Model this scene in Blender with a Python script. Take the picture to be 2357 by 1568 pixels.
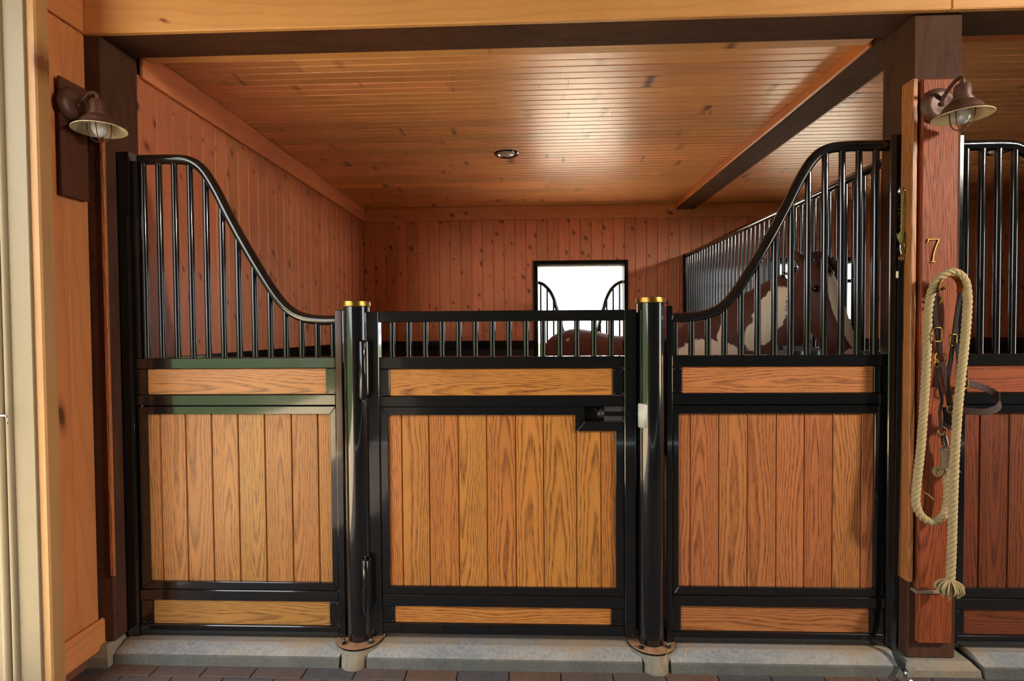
import bpy, bmesh, math, random
from mathutils import Vector, Matrix, Quaternion

for o in list(bpy.data.objects):
    bpy.data.objects.remove(o, do_unlink=True)
scene = bpy.context.scene
COL = scene.collection
rnd = random.Random(7)

# ------------------------------------------------------------------ camera
CAM_POS = Vector((0.0, -2.32, 1.485))
YAW, PITCH, ROLL = math.radians(2.06), math.radians(-1.31), math.radians(-0.41)
fw = Vector((-math.sin(YAW) * math.cos(PITCH), math.cos(YAW) * math.cos(PITCH), math.sin(PITCH)))
rt0 = Vector((math.cos(YAW), math.sin(YAW), 0))
up0 = rt0.cross(fw)
rt = rt0 * math.cos(ROLL) + up0 * math.sin(ROLL)
up = rt.cross(fw)
cam_data = bpy.data.cameras.new('camera')
cam_data.sensor_fit = 'HORIZONTAL'
cam_data.sensor_width = 36.0
cam_data.lens = 36.0 * 1196.0 / 2357.0
cam_data.clip_start = 0.02
cam = bpy.data.objects.new('camera', cam_data)
M = Matrix((rt, up, -fw)).transposed().to_4x4()
M.translation = CAM_POS
cam.matrix_world = M
COL.objects.link(cam)
scene.camera = cam

# ------------------------------------------------------------------ sky, sun, lamps, exposure
world = bpy.data.worlds.new('sky')
scene.world = world
world.use_nodes = True
bg = world.node_tree.nodes['Background']
bg.inputs['Color'].default_value = (0.93, 0.965, 1.0, 1)
bg.inputs['Strength'].default_value = 3.2

sun_d = bpy.data.lights.new('sun', 'SUN')
sun_d.energy = 20.0
sun_d.angle = math.radians(1.0)
sun_d.color = (1.0, 0.93, 0.82)
sun = bpy.data.objects.new('sun', sun_d)
sun.rotation_euler = Vector((0.30, -0.45, -0.84)).to_track_quat('-Z', 'Y').to_euler()
sun.location = (-6, 8, 12)
COL.objects.link(sun)

def portal(loc, direction, sx, sy):
    d = bpy.data.lights.new('daylight_portal', 'AREA')
    d.shape = 'RECTANGLE'; d.size = sx; d.size_y = sy
    d.cycles.is_portal = True
    o = bpy.data.objects.new('daylight_portal', d)
    o.location = loc
    o.rotation_euler = Vector(direction).to_track_quat('-Z', 'Y').to_euler()
    COL.objects.link(o)
portal((-2.20, -2.2, 1.55), (1, 0, 0), 3.3, 3.0)
portal((0.56, 3.70, 1.65), (0, -1, 0), 1.0, 1.1)
portal((3.11, 3.70, 1.88), (0, -1, 0), 1.0, 0.75)

flash_d = bpy.data.lights.new('aisle_lamp', 'AREA')
flash_d.shape = 'RECTANGLE'; flash_d.size = 0.30; flash_d.size_y = 0.30
flash_d.energy = 34.0
flash_d.spread = math.radians(110)
flash_d.color = (1.0, 0.90, 0.76)
flash = bpy.data.objects.new('aisle_lamp', flash_d)
flash.location = (3.9, -2.2, 3.0)
flash.rotation_euler = (Vector((1.2, 0.0, 1.1)) - Vector(flash.location)).to_track_quat('-Z', 'Y').to_euler()
COL.objects.link(flash)

vs = scene.view_settings
vs.view_transform = 'Standard'
vs.look = 'None'
vs.exposure = 0.80
vs.gamma = 1.0
vs.use_curve_mapping = False
scene.cycles.use_denoising = True
scene.cycles.max_bounces = 6
scene.cycles.diffuse_bounces = 4
scene.cycles.glossy_bounces = 3
scene.cycles.use_adaptive_sampling = True
scene.cycles.adaptive_threshold = 0.10
scene.cycles.adaptive_min_samples = 16
scene.cycles.sample_clamp_indirect = 8.0
scene.cycles.caustics_reflective = False
scene.cycles.caustics_refractive = False

# ------------------------------------------------------------------ materials
def srgb(r, g, b):
    def f(c):
        c /= 255.0
        return c / 12.92 if c <= 0.04045 else ((c + 0.055) / 1.055) ** 2.4
    return (f(r), f(g), f(b), 1.0)

class NT:
    def __init__(self, name):
        self.m = bpy.data.materials.new(name)
        self.m.use_nodes = True
        self.t = self.m.node_tree
        self.b = self.t.nodes['Principled BSDF']
    def n(self, typ, **kw):
        nd = self.t.nodes.new(typ)
        for k, v in kw.items():
            setattr(nd, k, v)
        return nd
    def l(self, a, b):
        self.t.links.new(a, b)
    def math(self, op, a, b=None, c=None, clamp=False):
        nd = self.n('ShaderNodeMath', operation=op, use_clamp=clamp)
        for i, v in enumerate((a, b, c)):
            if v is None: continue
            if isinstance(v, (int, float)): nd.inputs[i].default_value = v
            else: self.l(v, nd.inputs[i])
        return nd.outputs[0]
    def vmath(self, op, a, b=None):
        nd = self.n('ShaderNodeVectorMath', operation=op)
        for i, v in enumerate((a, b)):
            if v is None: continue
            if isinstance(v, (tuple, list)): nd.inputs[i].default_value = v
            else: self.l(v, nd.inputs[i])
        return nd.outputs[1] if op in ('LENGTH', 'DISTANCE', 'DOT_PRODUCT') else nd.outputs[0]
    def mix(self, fac, a, b, mode='MIX'):
        nd = self.n('ShaderNodeMix', data_type='RGBA', blend_type=mode)
        if isinstance(fac, (int, float)): nd.inputs[0].default_value = fac
        else: self.l(fac, nd.inputs[0])
        for i, v in ((6, a), (7, b)):
            if isinstance(v, (tuple, list)): nd.inputs[i].default_value = v
            else: self.l(v, nd.inputs[i])
        return nd.outputs[2]
    def ramp(self, fac, stops):
        nd = self.n('ShaderNodeValToRGB')
        el = nd.color_ramp.elements
        el[0].position, el[0].color = stops[0][0], stops[0][1]
        el[1].position, el[1].color = stops[-1][0], stops[-1][1]
        for p, c in stops[1:-1]:
            e = el.new(p); e.color = c
        self.l(fac, nd.inputs[0])
        return nd.outputs[0]
    def noise(self, vec, scale, detail=3, rough=0.5, w=None):
        nd = self.n('ShaderNodeTexNoise')
        if w is not None:
            nd.noise_dimensions = '4D'
            self.l(w, nd.inputs['W'])
        if vec is not None: self.l(vec, nd.inputs['Vector'])
        nd.inputs['Scale'].default_value = scale
        nd.inputs['Detail'].default_value = detail
        nd.inputs['Roughness'].default_value = rough
        return nd.outputs[0]
    def bump(self, h, strength, dist):
        nd = self.n('ShaderNodeBump')
        nd.inputs['Strength'].default_value = strength
        nd.inputs['Distance'].default_value = dist
        self.l(h, nd.inputs['Height'])
        self.l(nd.outputs[0], self.b.inputs['Normal'])
    def set(self, **kw):
        for k, v in kw.items():
            s = self.b.inputs[k.replace('_', ' ')]
            if hasattr(v, 'is_output') or hasattr(v, 'links'): self.l(v, s)
            else: s.default_value = v
G0, G1 = (0, 0, 0, 1), (1, 1, 1, 1)
_wood = {}
def wood(kind, axis):
    if (kind, axis) in _wood: return _wood[(kind, axis)]
    P = WOODS[kind]
    t = NT('%s_wood_%s' % (kind, axis))
    tc = t.n('ShaderNodeTexCoord'); oi = t.n('ShaderNodeObjectInfo')
    R = oi.outputs['Random']
    sp = t.n('ShaderNodeSeparateXYZ'); t.l(tc.outputs['Object'], sp.inputs[0])
    i0, i1, i2 = {'Z': (0, 1, 2), 'X': (2, 1, 0), 'Y': (0, 2, 1)}[axis]
    a, b, l = sp.outputs[i0], sp.outputs[i1], sp.outputs[i2]
    W = t.math('MULTIPLY', R, 97.0)
    def fr(k): return t.math('FRACT', t.math('MULTIPLY', R, k))
    def comb(x, y, z):
        c = t.n('ShaderNodeCombineXYZ')
        for i, v in enumerate((x, y, z)): t.l(v, c.inputs[i]) if not isinstance(v, (int, float)) else setattr(c.inputs[i], 'default_value', v)
        return c.outputs[0]
    lowv = comb(t.math('MULTIPLY', a, 7.0), t.math('MULTIPLY', b, 7.0), t.math('MULTIPLY', l, P.get('wob', 2.2)))
    low = t.math('SUBTRACT', t.noise(lowv, 1.0, 2, 0.5, W), 0.5)
    off_a = t.math('MULTIPLY', t.math('SUBTRACT', fr(13.7), 0.5), 0.13)
    off_b = t.math('MULTIPLY_ADD', fr(29.3), 0.07, 0.02)
    off_l = t.math('MULTIPLY', t.math('SUBTRACT', fr(71.9), 0.5), 1.4)
    aa = t.math('MULTIPLY_ADD', low, P.get('amp', 0.075), t.math('ADD', a, off_a))
    ringv = comb(aa, t.math('ADD', b, off_b), t.math('MULTIPLY', t.math('ADD', l, off_l), P.get('stretch', 0.075)))
    wv = t.n('ShaderNodeTexWave', wave_type='RINGS', rings_direction='SPHERICAL', wave_profile='SAW')
    t.l(ringv, wv.inputs['Vector'])
    wv.inputs['Scale'].default_value = P['ring']
    wv.inputs['Distortion'].default_value = 1.2
    wv.inputs['Detail'].default_value = 2.0
    wv.inputs['Detail Scale'].default_value = 6.0
    ring = wv.outputs['Fac']
    finev = comb(t.math('MULTIPLY', a, 420.0), t.math('MULTIPLY', b, 420.0), t.math('MULTIPLY', l, 16.0))
    fine = t.noise(finev, 1.0, 2, 0.6, W)
    streakv = comb(t.math('MULTIPLY', a, 38.0), t.math('MULTIPLY', b, 38.0), t.math('MULTIPLY', l, 1.3))
    streak = t.noise(streakv, 1.0, 3, 0.55, W)
    rl = t.ramp(ring, [(0.0, G0), (P.get('r0', 0.55), (0.12, 0.12, 0.12, 1)), (P.get('r1', 0.9), G1), (1.0, (0.4, 0.4, 0.4, 1))])
    pores = t.ramp(fine, [(0.38, G0), (0.62, G1)])
    f = t.math('MULTIPLY', t.math('MULTIPLY_ADD', pores, 0.65, 0.35), rl)
    f = t.math('MULTIPLY', f, P['contrast'])
    f = t.math('MULTIPLY_ADD', t.math('SUBTRACT', streak, 0.5), P.get('streak', 0.35), f, clamp=True)
    f = t.math('MULTIPLY_ADD', t.math('SUBTRACT', pores, 0.5), P.get('pore', 0.10), f, clamp=True)
    col = t.mix(f, P['light'], P['dark'])
    big = t.noise(tc.outputs['Object'], P.get('blotch_scale', 2.5), 3, 0.6, W)
    col = t.mix(t.math('MULTIPLY', t.ramp(big, [(0.40, G0), (0.72, G1)]), P.get('blotch', 0.2)), col, P.get('blotch_col', P['dark']))
    # board-to-board variation
    hv = t.n('ShaderNodeHueSaturation')
    t.l(col, hv.inputs['Color'])
    t.l(t.math('MULTIPLY_ADD', fr(17.1), P['var'] * 2, 1.0 - P['var']), hv.inputs['Value'])
    t.l(t.math('MULTIPLY_ADD', fr(41.3), 0.012, 0.494), hv.inputs['Hue'])
    col = hv.outputs['Color']
    if P.get('knots'):
        ka, kl = P.get('kscale', (7.0, 2.6))
        kv = comb(t.math('ADD', t.math('MULTIPLY', t.math('MULTIPLY_ADD', low, 0.06, a), ka), t.math('MULTIPLY', R, 31.0)),
                  t.math('ADD', t.math('ADD', t.math('MULTIPLY', l, kl), t.math('MULTIPLY', a, 3.0)), t.math('MULTIPLY', R, 57.0)), 0.0)
        vo = t.n('ShaderNodeTexVoronoi', feature='F1', voronoi_dimensions='2D'); vo.inputs['Scale'].default_value = 1.0
        t.l(kv, vo.inputs['Vector'])
        spc = t.n('ShaderNodeSeparateColor'); t.l(vo.outputs['Color'], spc.inputs[0])
        keep = t.ramp(spc.outputs[0], [(1.0 - P['knots'], G0), (1.0 - P['knots'] + 0.02, G1)])
        kd = t.math('DIVIDE', vo.outputs['Distance'], t.math('MULTIPLY_ADD', t.math('POWER', spc.outputs[1], 2.0), 1.5, 0.25))
        kd = t.math('ADD', kd, t.math('MULTIPLY', t.math('SUBTRACT', streak, 0.5), 0.16))
        kk = t.ramp(kd, [(0.04, G1), (0.075, (0.5, 0.5, 0.5, 1)), (0.17, G0)])
        col = t.mix(t.math('MULTIPLY', t.math('MULTIPLY', kk, keep), 0.85), col, P['knot_col'])
    if P.get('dust'):
        du = t.noise(tc.outputs['Object'], 260.0, 2, 0.5)
        col = t.mix(t.math('MULTIPLY', t.ramp(du, [(0.70, G0), (0.76, G1)]), P['dust']), col, srgb(190, 160, 120))
    t.l(col, t.b.inputs['Base Color'])
    t.l(t.math('MULTIPLY_ADD', pores, 0.12, P['rough']), t.b.inputs['Roughness'])
    t.set(Specular_IOR_Level=P.get('spec', 0.4), Coat_Weight=P.get('coat', 0.0), Coat_Roughness=P.get('coat_rough', 0.25))
    h = t.math('MULTIPLY_ADD', ring, 0.3, fine)
    t.bump(h, P.get('bump', 0.15), 0.002)
    _wood[(kind, axis)] = t.m
    return t.m

WOODS = {
 'golden_oak': dict(light=srgb(186, 128, 66), dark=srgb(104, 68, 34), ring=40, contrast=0.95, stretch=0.06, r0=0.42, r1=0.80, rough=0.38, var=0.07, streak=0.25, pore=0.26, coat=0.12),
 'honey_oak': dict(light=srgb(200, 130, 62), dark=srgb(100, 54, 24), ring=40, contrast=0.95, stretch=0.06, r0=0.42, r1=0.80, rough=0.38, var=0.08, streak=0.3, pore=0.26, coat=0.12),
 'russet_oak': dict(light=srgb(192, 120, 70), dark=srgb(102, 54, 30), ring=40, contrast=0.95, stretch=0.06, r0=0.42, r1=0.80, rough=0.40, var=0.07, streak=0.35, pore=0.26, coat=0.10),
 'red_oak': dict(light=srgb(154, 84, 44), dark=srgb(78, 36, 20), ring=40, contrast=0.95, stretch=0.06, r0=0.42, r1=0.80, rough=0.5, spec=0.2, var=0.06, streak=0.4, pore=0.26),
 'ceiling_pine': dict(light=srgb(236, 168, 110), dark=srgb(186, 120, 72), ring=9, contrast=0.4, rough=0.36, var=0.16, streak=0.4, pore=0.05, knots=0.55, knot_col=srgb(92, 38, 18), kscale=(10.0, 6.0), coat=0.6, coat_rough=0.30, blotch=0.3),
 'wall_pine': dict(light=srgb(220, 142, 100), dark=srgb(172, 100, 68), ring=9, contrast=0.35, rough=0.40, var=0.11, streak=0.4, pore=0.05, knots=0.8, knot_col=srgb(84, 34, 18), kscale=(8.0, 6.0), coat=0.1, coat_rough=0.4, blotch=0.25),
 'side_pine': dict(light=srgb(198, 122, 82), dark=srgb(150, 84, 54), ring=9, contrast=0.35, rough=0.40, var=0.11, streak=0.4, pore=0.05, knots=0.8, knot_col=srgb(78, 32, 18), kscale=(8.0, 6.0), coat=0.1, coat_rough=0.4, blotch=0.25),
 'trim_pine': dict(light=srgb(206, 126, 66), dark=srgb(160, 84, 40), ring=9, contrast=0.3, rough=0.38, var=0.06, streak=0.4, pore=0.05, knots=0.22, knot_col=srgb(88, 36, 16), kscale=(6.0, 3.4), coat=0.1, blotch=0.2),
 'crown_pine': dict(light=srgb(224, 144, 96), dark=srgb(172, 102, 64), ring=9, contrast=0.3, rough=0.42, var=0.05, streak=0.4, pore=0.05, knots=0.35, knot_col=srgb(70, 28, 14), kscale=(6.0, 5.0), blotch=0.2),
 'return_pine': dict(light=srgb(212, 136, 82), dark=srgb(156, 90, 50), ring=9, contrast=0.35, rough=0.42, var=0.07, streak=0.4, pore=0.05, knots=0.25, knot_col=srgb(60, 26, 14), kscale=(6.0, 2.2), blotch=0.2),
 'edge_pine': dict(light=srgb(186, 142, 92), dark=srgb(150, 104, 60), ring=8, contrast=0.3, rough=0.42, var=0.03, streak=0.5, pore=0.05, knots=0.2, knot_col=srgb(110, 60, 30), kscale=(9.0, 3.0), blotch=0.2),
 'pale_pine': dict(light=srgb(220, 160, 98), dark=srgb(178, 112, 60), ring=8, contrast=0.3, rough=0.42, var=0.05, streak=0.5, pore=0.05, knots=0.2, knot_col=srgb(120, 56, 24), kscale=(5.0, 3.0), blotch=0.22, blotch_scale=3.5, dust=0.0),
 'dark_timber': dict(light=srgb(88, 56, 40), dark=srgb(48, 30, 23), ring=12, contrast=0.45, rough=0.72, var=0.08, streak=0.7, pore=0.25, bump=0.5, spec=0.2, dust=0.55, blotch=0.4, blotch_col=srgb(40, 28, 20)),
 'stained_board': dict(light=srgb(92, 50, 36), dark=srgb(58, 30, 22), ring=30, contrast=0.4, rough=0.55, var=0.05, streak=0.4, pore=0.2, spec=0.25),
 'mahogany_oak': dict(light=srgb(124, 64, 38), dark=srgb(60, 28, 18), ring=40, contrast=0.95, stretch=0.06, r0=0.42, r1=0.80, rough=0.5, spec=0.2, var=0.06, streak=0.5, pore=0.26),
 'kick_oak': dict(light=srgb(46, 38, 32), dark=srgb(24, 20, 18), ring=20, contrast=0.5, rough=0.6, var=0.1, streak=0.4, pore=0.2, spec=0.25),
 'weathered': dict(light=srgb(150, 128, 104), dark=srgb(104, 84, 66), ring=14, contrast=0.4, rough=0.7, var=0.08, streak=0.5, pore=0.2),
}

def plain(name, col, rough=0.5, metal=0.0, spec=0.5, coat=0.0, noise=0.0, nscale=40.0, col2=None, bump=0.0):
    t = NT(name)
    t.set(Roughness=rough, Metallic=metal, Specular_IOR_Level=spec, Coat_Weight=coat, Coat_Roughness=0.08)
    if noise:
        tc = t.n('ShaderNodeTexCoord')
        f = t.noise(tc.outputs['Object'], nscale, 5, 0.6)
        r = t.ramp(f, [(0.38, G0), (0.68, G1)])
        c = t.mix(t.math('MULTIPLY', r, noise), col, col2 or tuple(x * 0.5 for x in col[:3]) + (1,))
        t.l(c, t.b.inputs['Base Color'])
        if bump: t.bump(f, bump, 0.003)
    else:
        t.b.inputs['Base Color'].default_value = col
    return t.m

def black_paint():
    t = NT('black_enamel')
    tc = t.n('ShaderNodeTexCoord')
    f = t.noise(tc.outputs['Object'], 9.0, 4, 0.6)
    g = t.noise(tc.outputs['Object'], 420.0, 2, 0.5)
    c = t.mix(t.math('MULTIPLY', t.ramp(g, [(0.70, G0), (0.78, G1)]), 0.10), (0.006, 0.0065, 0.007, 1), (0.16, 0.14, 0.11, 1))
    t.l(c, t.b.inputs['Base Color'])
    t.l(t.math('MULTIPLY_ADD', f, 0.12, 0.06), t.b.inputs['Roughness'])
    t.set(Specular_IOR_Level=0.55, Coat_Weight=0.8, Coat_Roughness=0.05)
    t.bump(t.noise(tc.outputs['Object'], 14.0, 2, 0.5), 0.05, 0.004)
    return t.m

def concrete(name, a, b, stain):
    t = NT(name)
    tc = t.n('ShaderNodeTexCoord')
    o = tc.outputs['Object']
    f1 = t.noise(o, 5.0, 6, 0.65); f2 = t.noise(o, 60.0, 4, 0.6); f3 = t.noise(o, 2.1, 3, 0.6); f4 = t.noise(o, 240.0, 2, 0.5)
    c = t.mix(t.ramp(f1, [(0.35, G0), (0.68, G1)]), a, b)
    c = t.mix(t.math('MULTIPLY', t.ramp(f2, [(0.45, G0), (0.7, G1)]), 0.35), c, srgb(64, 66, 66))
    c = t.mix(t.math('MULTIPLY', t.ramp(f3, [(0.52, G0), (0.66, G1)]), 0.5), c, stain)
    c = t.mix(t.math('MULTIPLY', t.ramp(f4, [(0.66, G0), (0.72, G1)]), 0.4), c, srgb(190, 188, 180))
    if name == 'curb_concrete':
        sp = t.n('ShaderNodeSeparateXYZ'); t.l(o, sp.inputs[0])
        top_ = t.math('MULTIPLY_ADD', t.math('SUBTRACT', f1, 0.5), 0.05, sp.outputs[2])
        c = t.mix(t.math('MULTIPLY', t.ramp(t.math('MULTIPLY', top_, 10.0), [(0.60, G0), (0.72, G1)]), 0.65), c, srgb(150, 120, 84))
    t.l(c, t.b.inputs['Base Color'])
    t.set(Roughness=0.85, Specular_IOR_Level=0.25)
    t.bump(t.math('ADD', f2, f1), 0.5, 0.006)
    return t.m

BLACK = black_paint()
BLACK_WEB = plain('black_webbing', srgb(30, 33, 34), 0.7, spec=0.25, noise=0.3, nscale=300.0)
BRASS = plain('aged_brass', srgb(178, 138, 66), 0.34, 1.0, noise=0.5, nscale=60.0, col2=srgb(112, 80, 38))
STEEL = plain('bright_steel', srgb(205, 205, 208), 0.18, 1.0)
DARKSTEEL = plain('dark_steel', srgb(120, 116, 112), 0.28, 1.0)
GALV = plain('galvanised_steel', srgb(150, 165, 180), 0.35, 0.85, noise=0.3, nscale=30.0)
RUST = plain('rusted_steel_plate', srgb(168, 128, 92), 0.8, noise=0.7, nscale=25.0, col2=srgb(120, 72, 40), bump=0.3)
BRONZE = plain('bronze_lamp_paint', srgb(86, 56, 44), 0.5, 0.25, noise=0.6, nscale=30.0, col2=srgb(112, 84, 66), bump=0.1)
CREAM = plain('cream_enamel', srgb(232, 224, 190), 0.35, noise=0.15, nscale=50.0, col2=srgb(190, 170, 120))
BULB = plain('frosted_bulb_glass', srgb(196, 198, 210), 0.12, spec=0.7, coat=0.5)
LEATHER = plain('brown_leather', srgb(54, 32, 26), 0.6, spec=0.2, noise=0.5, nscale=120.0, col2=srgb(34, 20, 17), bump=0.15)
LEATHER_D = plain('dark_leather', srgb(30, 20, 17), 0.65, spec=0.15, noise=0.4, nscale=120.0, col2=srgb(24, 16, 14))
ROPE = plain('cotton_rope', srgb(190, 170, 128), 0.9, spec=0.1, noise=0.5, nscale=320.0, col2=srgb(150, 126, 88), bump=0.5)
ROPE_D = plain('soiled_rope', srgb(140, 118, 98), 0.9, spec=0.1, noise=0.5, nscale=140.0, col2=srgb(104, 84, 70), bump=0.4)
TWINE = plain('green_hay_twine', srgb(150, 160, 84), 0.85, spec=0.1, noise=0.5, nscale=200.0, col2=srgb(196, 190, 130))
HAYM = plain('dry_hay', srgb(206, 180, 120), 0.8, spec=0.1)
KNOB = plain('worn_black_knob', srgb(46, 46, 44), 0.4, spec=0.4)
LIT_GAP = plain('lit_gap_grey', srgb(150, 140, 142), 0.5)
BEIGE = plain('beige_painted_metal', srgb(140, 126, 99), 0.55, noise=0.12, nscale=6.0, col2=srgb(126, 110, 84))
IVORY = plain('ivory_strike', srgb(220, 216, 200), 0.4)
WHITE_TAG = plain('white_tag', srgb(214, 206, 176), 0.6)
PRINT = plain('tag_print', srgb(70, 66, 60), 0.7)
LENS = plain('lamp_lens', srgb(200, 196, 186), 0.25, noise=0.4, nscale=90.0, col2=srgb(150, 146, 136))
CONC = concrete('curb_concrete', srgb(132, 136, 138), srgb(166, 166, 160), srgb(150, 132, 106))
CONC_F = concrete('dark_concrete', srgb(92, 94, 90), srgb(112, 112, 104), srgb(84, 80, 70))
CONC_D = concrete('pier_concrete', srgb(124, 126, 118), srgb(150, 146, 130), srgb(150, 122, 92))
GRASS = plain('grass', srgb(66, 82, 46), 0.9, spec=0.1, noise=0.6, nscale=0.8, col2=srgb(46, 64, 36))
PAVE = plain('pale_gravel', srgb(196, 180, 150), 0.9, spec=0.1, noise=0.4, nscale=3.0, col2=srgb(168, 150, 120))
PAVE_B = plain('white_gravel', srgb(226, 216, 196), 0.9, spec=0.1, noise=0.4, nscale=3.0, col2=srgb(204, 190, 164))
BEDDING = plain('wood_shavings', srgb(224, 196, 152), 0.95, spec=0.1, noise=0.6, nscale=30.0, col2=srgb(186, 150, 104), bump=0.5)
PAINT_WHITE = plain('white_paint', srgb(232, 230, 222), 0.5)
SHELL = plain('barn_shell', srgb(120, 70, 42), 0.8)

def floor_mat():
    t = NT('aisle_pavers')
    tc = t.n('ShaderNodeTexCoord')
    br = t.n('ShaderNodeTexBrick')
    t.l(tc.outputs['Object'], br.inputs['Vector'])
    br.inputs['Scale'].default_value = 1.0
    br.inputs['Brick Width'].default_value = 0.22
    br.inputs['Row Height'].default_value = 0.11
    br.inputs['Mortar Size'].default_value = 0.004
    br.inputs['Color1'].default_value = srgb(92, 84, 80)
    br.inputs['Color2'].default_value = srgb(76, 72, 72)
    br.inputs['Mortar'].default_value = srgb(58, 52, 46)
    n = t.noise(tc.outputs['Object'], 30.0, 5, 0.6)
    t.l(t.mix(t.math('MULTIPLY', n, 0.5), br.outputs['Color'], srgb(96, 84, 72)), t.b.inputs['Base Color'])
    t.set(Roughness=0.85, Specular_IOR_Level=0.2)
    t.bump(t.math('MULTIPLY_ADD', br.outputs['Fac'], -1.0, n), 0.4, 0.006)
    return t.m
PAVERS = floor_mat()

# ------------------------------------------------------------------ mesh helpers
def mesh_from(verts, faces, smooth=False):
    me = bpy.data.meshes.new('mesh')
    me.from_pydata([tuple(v) for v in verts], [], faces)
    me.update()
    if smooth:
        for p in me.polygons: p.use_smooth = True
    return me

def wpos(o):
    p = Vector((0, 0, 0))
    while o is not None:
        p += o.location; o = o.parent
    return p

def link(name, me, mat, parent=None, loc=(0, 0, 0), rot=None, label=None):
    o = bpy.data.objects.new(name, me)
    COL.objects.link(o)
    if me is not None and mat is not None and not me.materials:
        me.materials.append(mat)
    o.location = Vector(loc) - (wpos(parent) if parent else Vector())
    if rot is not None: o.rotation_euler = rot
    if parent: o.parent = parent
    if label: o['label'] = label
    return o

def tag(o, label=None, cat=None, group=None, kind=None):
    if label: o['label'] = label
    if cat: o['category'] = cat
    if group: o['group'] = group
    if kind: o['kind'] = kind
    return o

def thing(name, label, cat, loc=(0, 0, 0), group=None, kind=None):
    o = bpy.data.objects.new(name, None)
    o.empty_display_size = 0.05
    COL.objects.link(o)
    o.location = loc
    return tag(o, label, cat, group, kind)

def setting(name, loc=(0, 0, 0)):
    o = bpy.data.objects.new(name, None)
    o.empty_display_size = 0.05
    COL.objects.link(o)
    o.location = loc
    o['kind'] = 'structure'
    return o

_boxes = {}
def box_mesh(sx, sy, sz, ch, mat):
    key = (round(sx, 4), round(sy, 4), round(sz, 4), round(ch, 4), mat.name)
    if key in _boxes: return _boxes[key]
    bm = bmesh.new()
    bmesh.ops.create_cube(bm, size=1.0)
    bmesh.ops.scale(bm, vec=(sx, sy, sz), verts=bm.verts)
    if ch > 0:
        bmesh.ops.bevel(bm, geom=bm.edges[:], offset=ch, segments=1, affect='EDGES', profile=0.5)
    me = bpy.data.meshes.new('box')
    bm.to_mesh(me); bm.free()
    me.materials.append(mat)
    _boxes[key] = me
    return me

def box(name, parent, x0, x1, y0, y1, z0, z1, mat, ch=0.002, label=None):
    me = box_mesh(x1 - x0, y1 - y0, z1 - z0, min(ch, (x1 - x0) * .4, (y1 - y0) * .4, (z1 - z0) * .4), mat)
    return link(name, me, mat, parent, ((x0 + x1) / 2, (y0 + y1) / 2, (z0 + z1) / 2), label=label)

def prism_mesh(poly, axis, length, mat, smooth=False):
    """poly: 2D outline; axis 'X': (y,z) outline, 'Y': (x,z), 'Z': (x,y). centred on its length"""
    n = len(poly); V = []
    for s in (-length / 2, length / 2):
        for p in poly:
            V.append({'X': (s, p[0], p[1]), 'Y': (p[0], s, p[1]), 'Z': (p[0], p[1], s)}[axis])
    F = [[i, (i + 1) % n, n + (i + 1) % n, n + i] for i in range(n)]
    F += [list(range(n))[::-1], list(range(n, 2 * n))]
    bm = bmesh.new()
    vs_ = [bm.verts.new(v) for v in V]
    for f in F:
        bm.faces.new([vs_[i] for i in f])
    bmesh.ops.recalc_face_normals(bm, faces=bm.faces)
    me = bpy.data.meshes.new('prism')
    bm.to_mesh(me); bm.free()
    if mat: me.materials.append(mat)
    return me

def frames(pts, closed=False):
    n = len(pts); T = []
    for i in range(n):
        if closed: d = pts[(i + 1) % n] - pts[i - 1]
        else: d = pts[min(i + 1, n - 1)] - pts[max(i - 1, 0)]
        T.append(d.normalized())
    ref = Vector((0, 0, 1)) if abs(T[0].z) < 0.9 else Vector((1, 0, 0))
    N = [(ref - T[0] * ref.dot(T[0])).normalized()]
    for i in range(1, n):
        v = N[-1] - T[i] * N[-1].dot(T[i])
        N.append(v.normalized() if v.length > 1e-6 else N[-1])
    return T, N, [T[i].cross(N[i]) for i in range(n)]

def tube_data(pts, r, seg=10, closed=False, cap=True, V=None, F=None):
    pts = [Vector(p) for p in pts]
    V = [] if V is None else V
    F = [] if F is None else F
    base = len(V)
    T, N, B = frames(pts, closed)
    n = len(pts)
    for i, p in enumerate(pts):
        rr = r[i] if isinstance(r, (list, tuple)) else r
        for k in range(seg):
            a = 2 * math.pi * k / seg
            V.append(p + N[i] * (math.cos(a) * rr) + B[i] * (math.sin(a) * rr))
    for i in range(n if closed else n - 1):
        j = (i + 1) % n
        for k in range(seg):
            k2 = (k + 1) % seg
            F.append([base + i * seg + k, base + i * seg + k2, base + j * seg + k2, base + j * seg + k])
    if cap and not closed:
        c0 = len(V)
        V.extend([Vector(V[base + k]) for k in range(seg)])
        V.extend([Vector(V[base + (n - 1) * seg + k]) for k in range(seg)])
        F.append([c0 + k for k in range(seg)][::-1])
        F.append([c0 + seg + k for k in range(seg)])
    return V, F

def centred(V):
    lo = [min(v[i] for v in V) for i in range(3)]; hi = [max(v[i] for v in V) for i in range(3)]
    c = Vector([(lo[i] + hi[i]) / 2 for i in range(3)])
    return c, [Vector(v) - c for v in V]

def tube(name, parent, pts, r, mat, seg=10, closed=False, label=None):
    V, F = tube_data(pts, r, seg, closed)
    c, V = centred(V)
    return link(name, mesh_from(V, F, True), mat, parent, c, label=label)

def solid(name, parent, V, F, mat, smooth=False, label=None):
    c, V = centred(V)
    return link(name, mesh_from(V, F, smooth), mat, parent, c, label=label)

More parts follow.
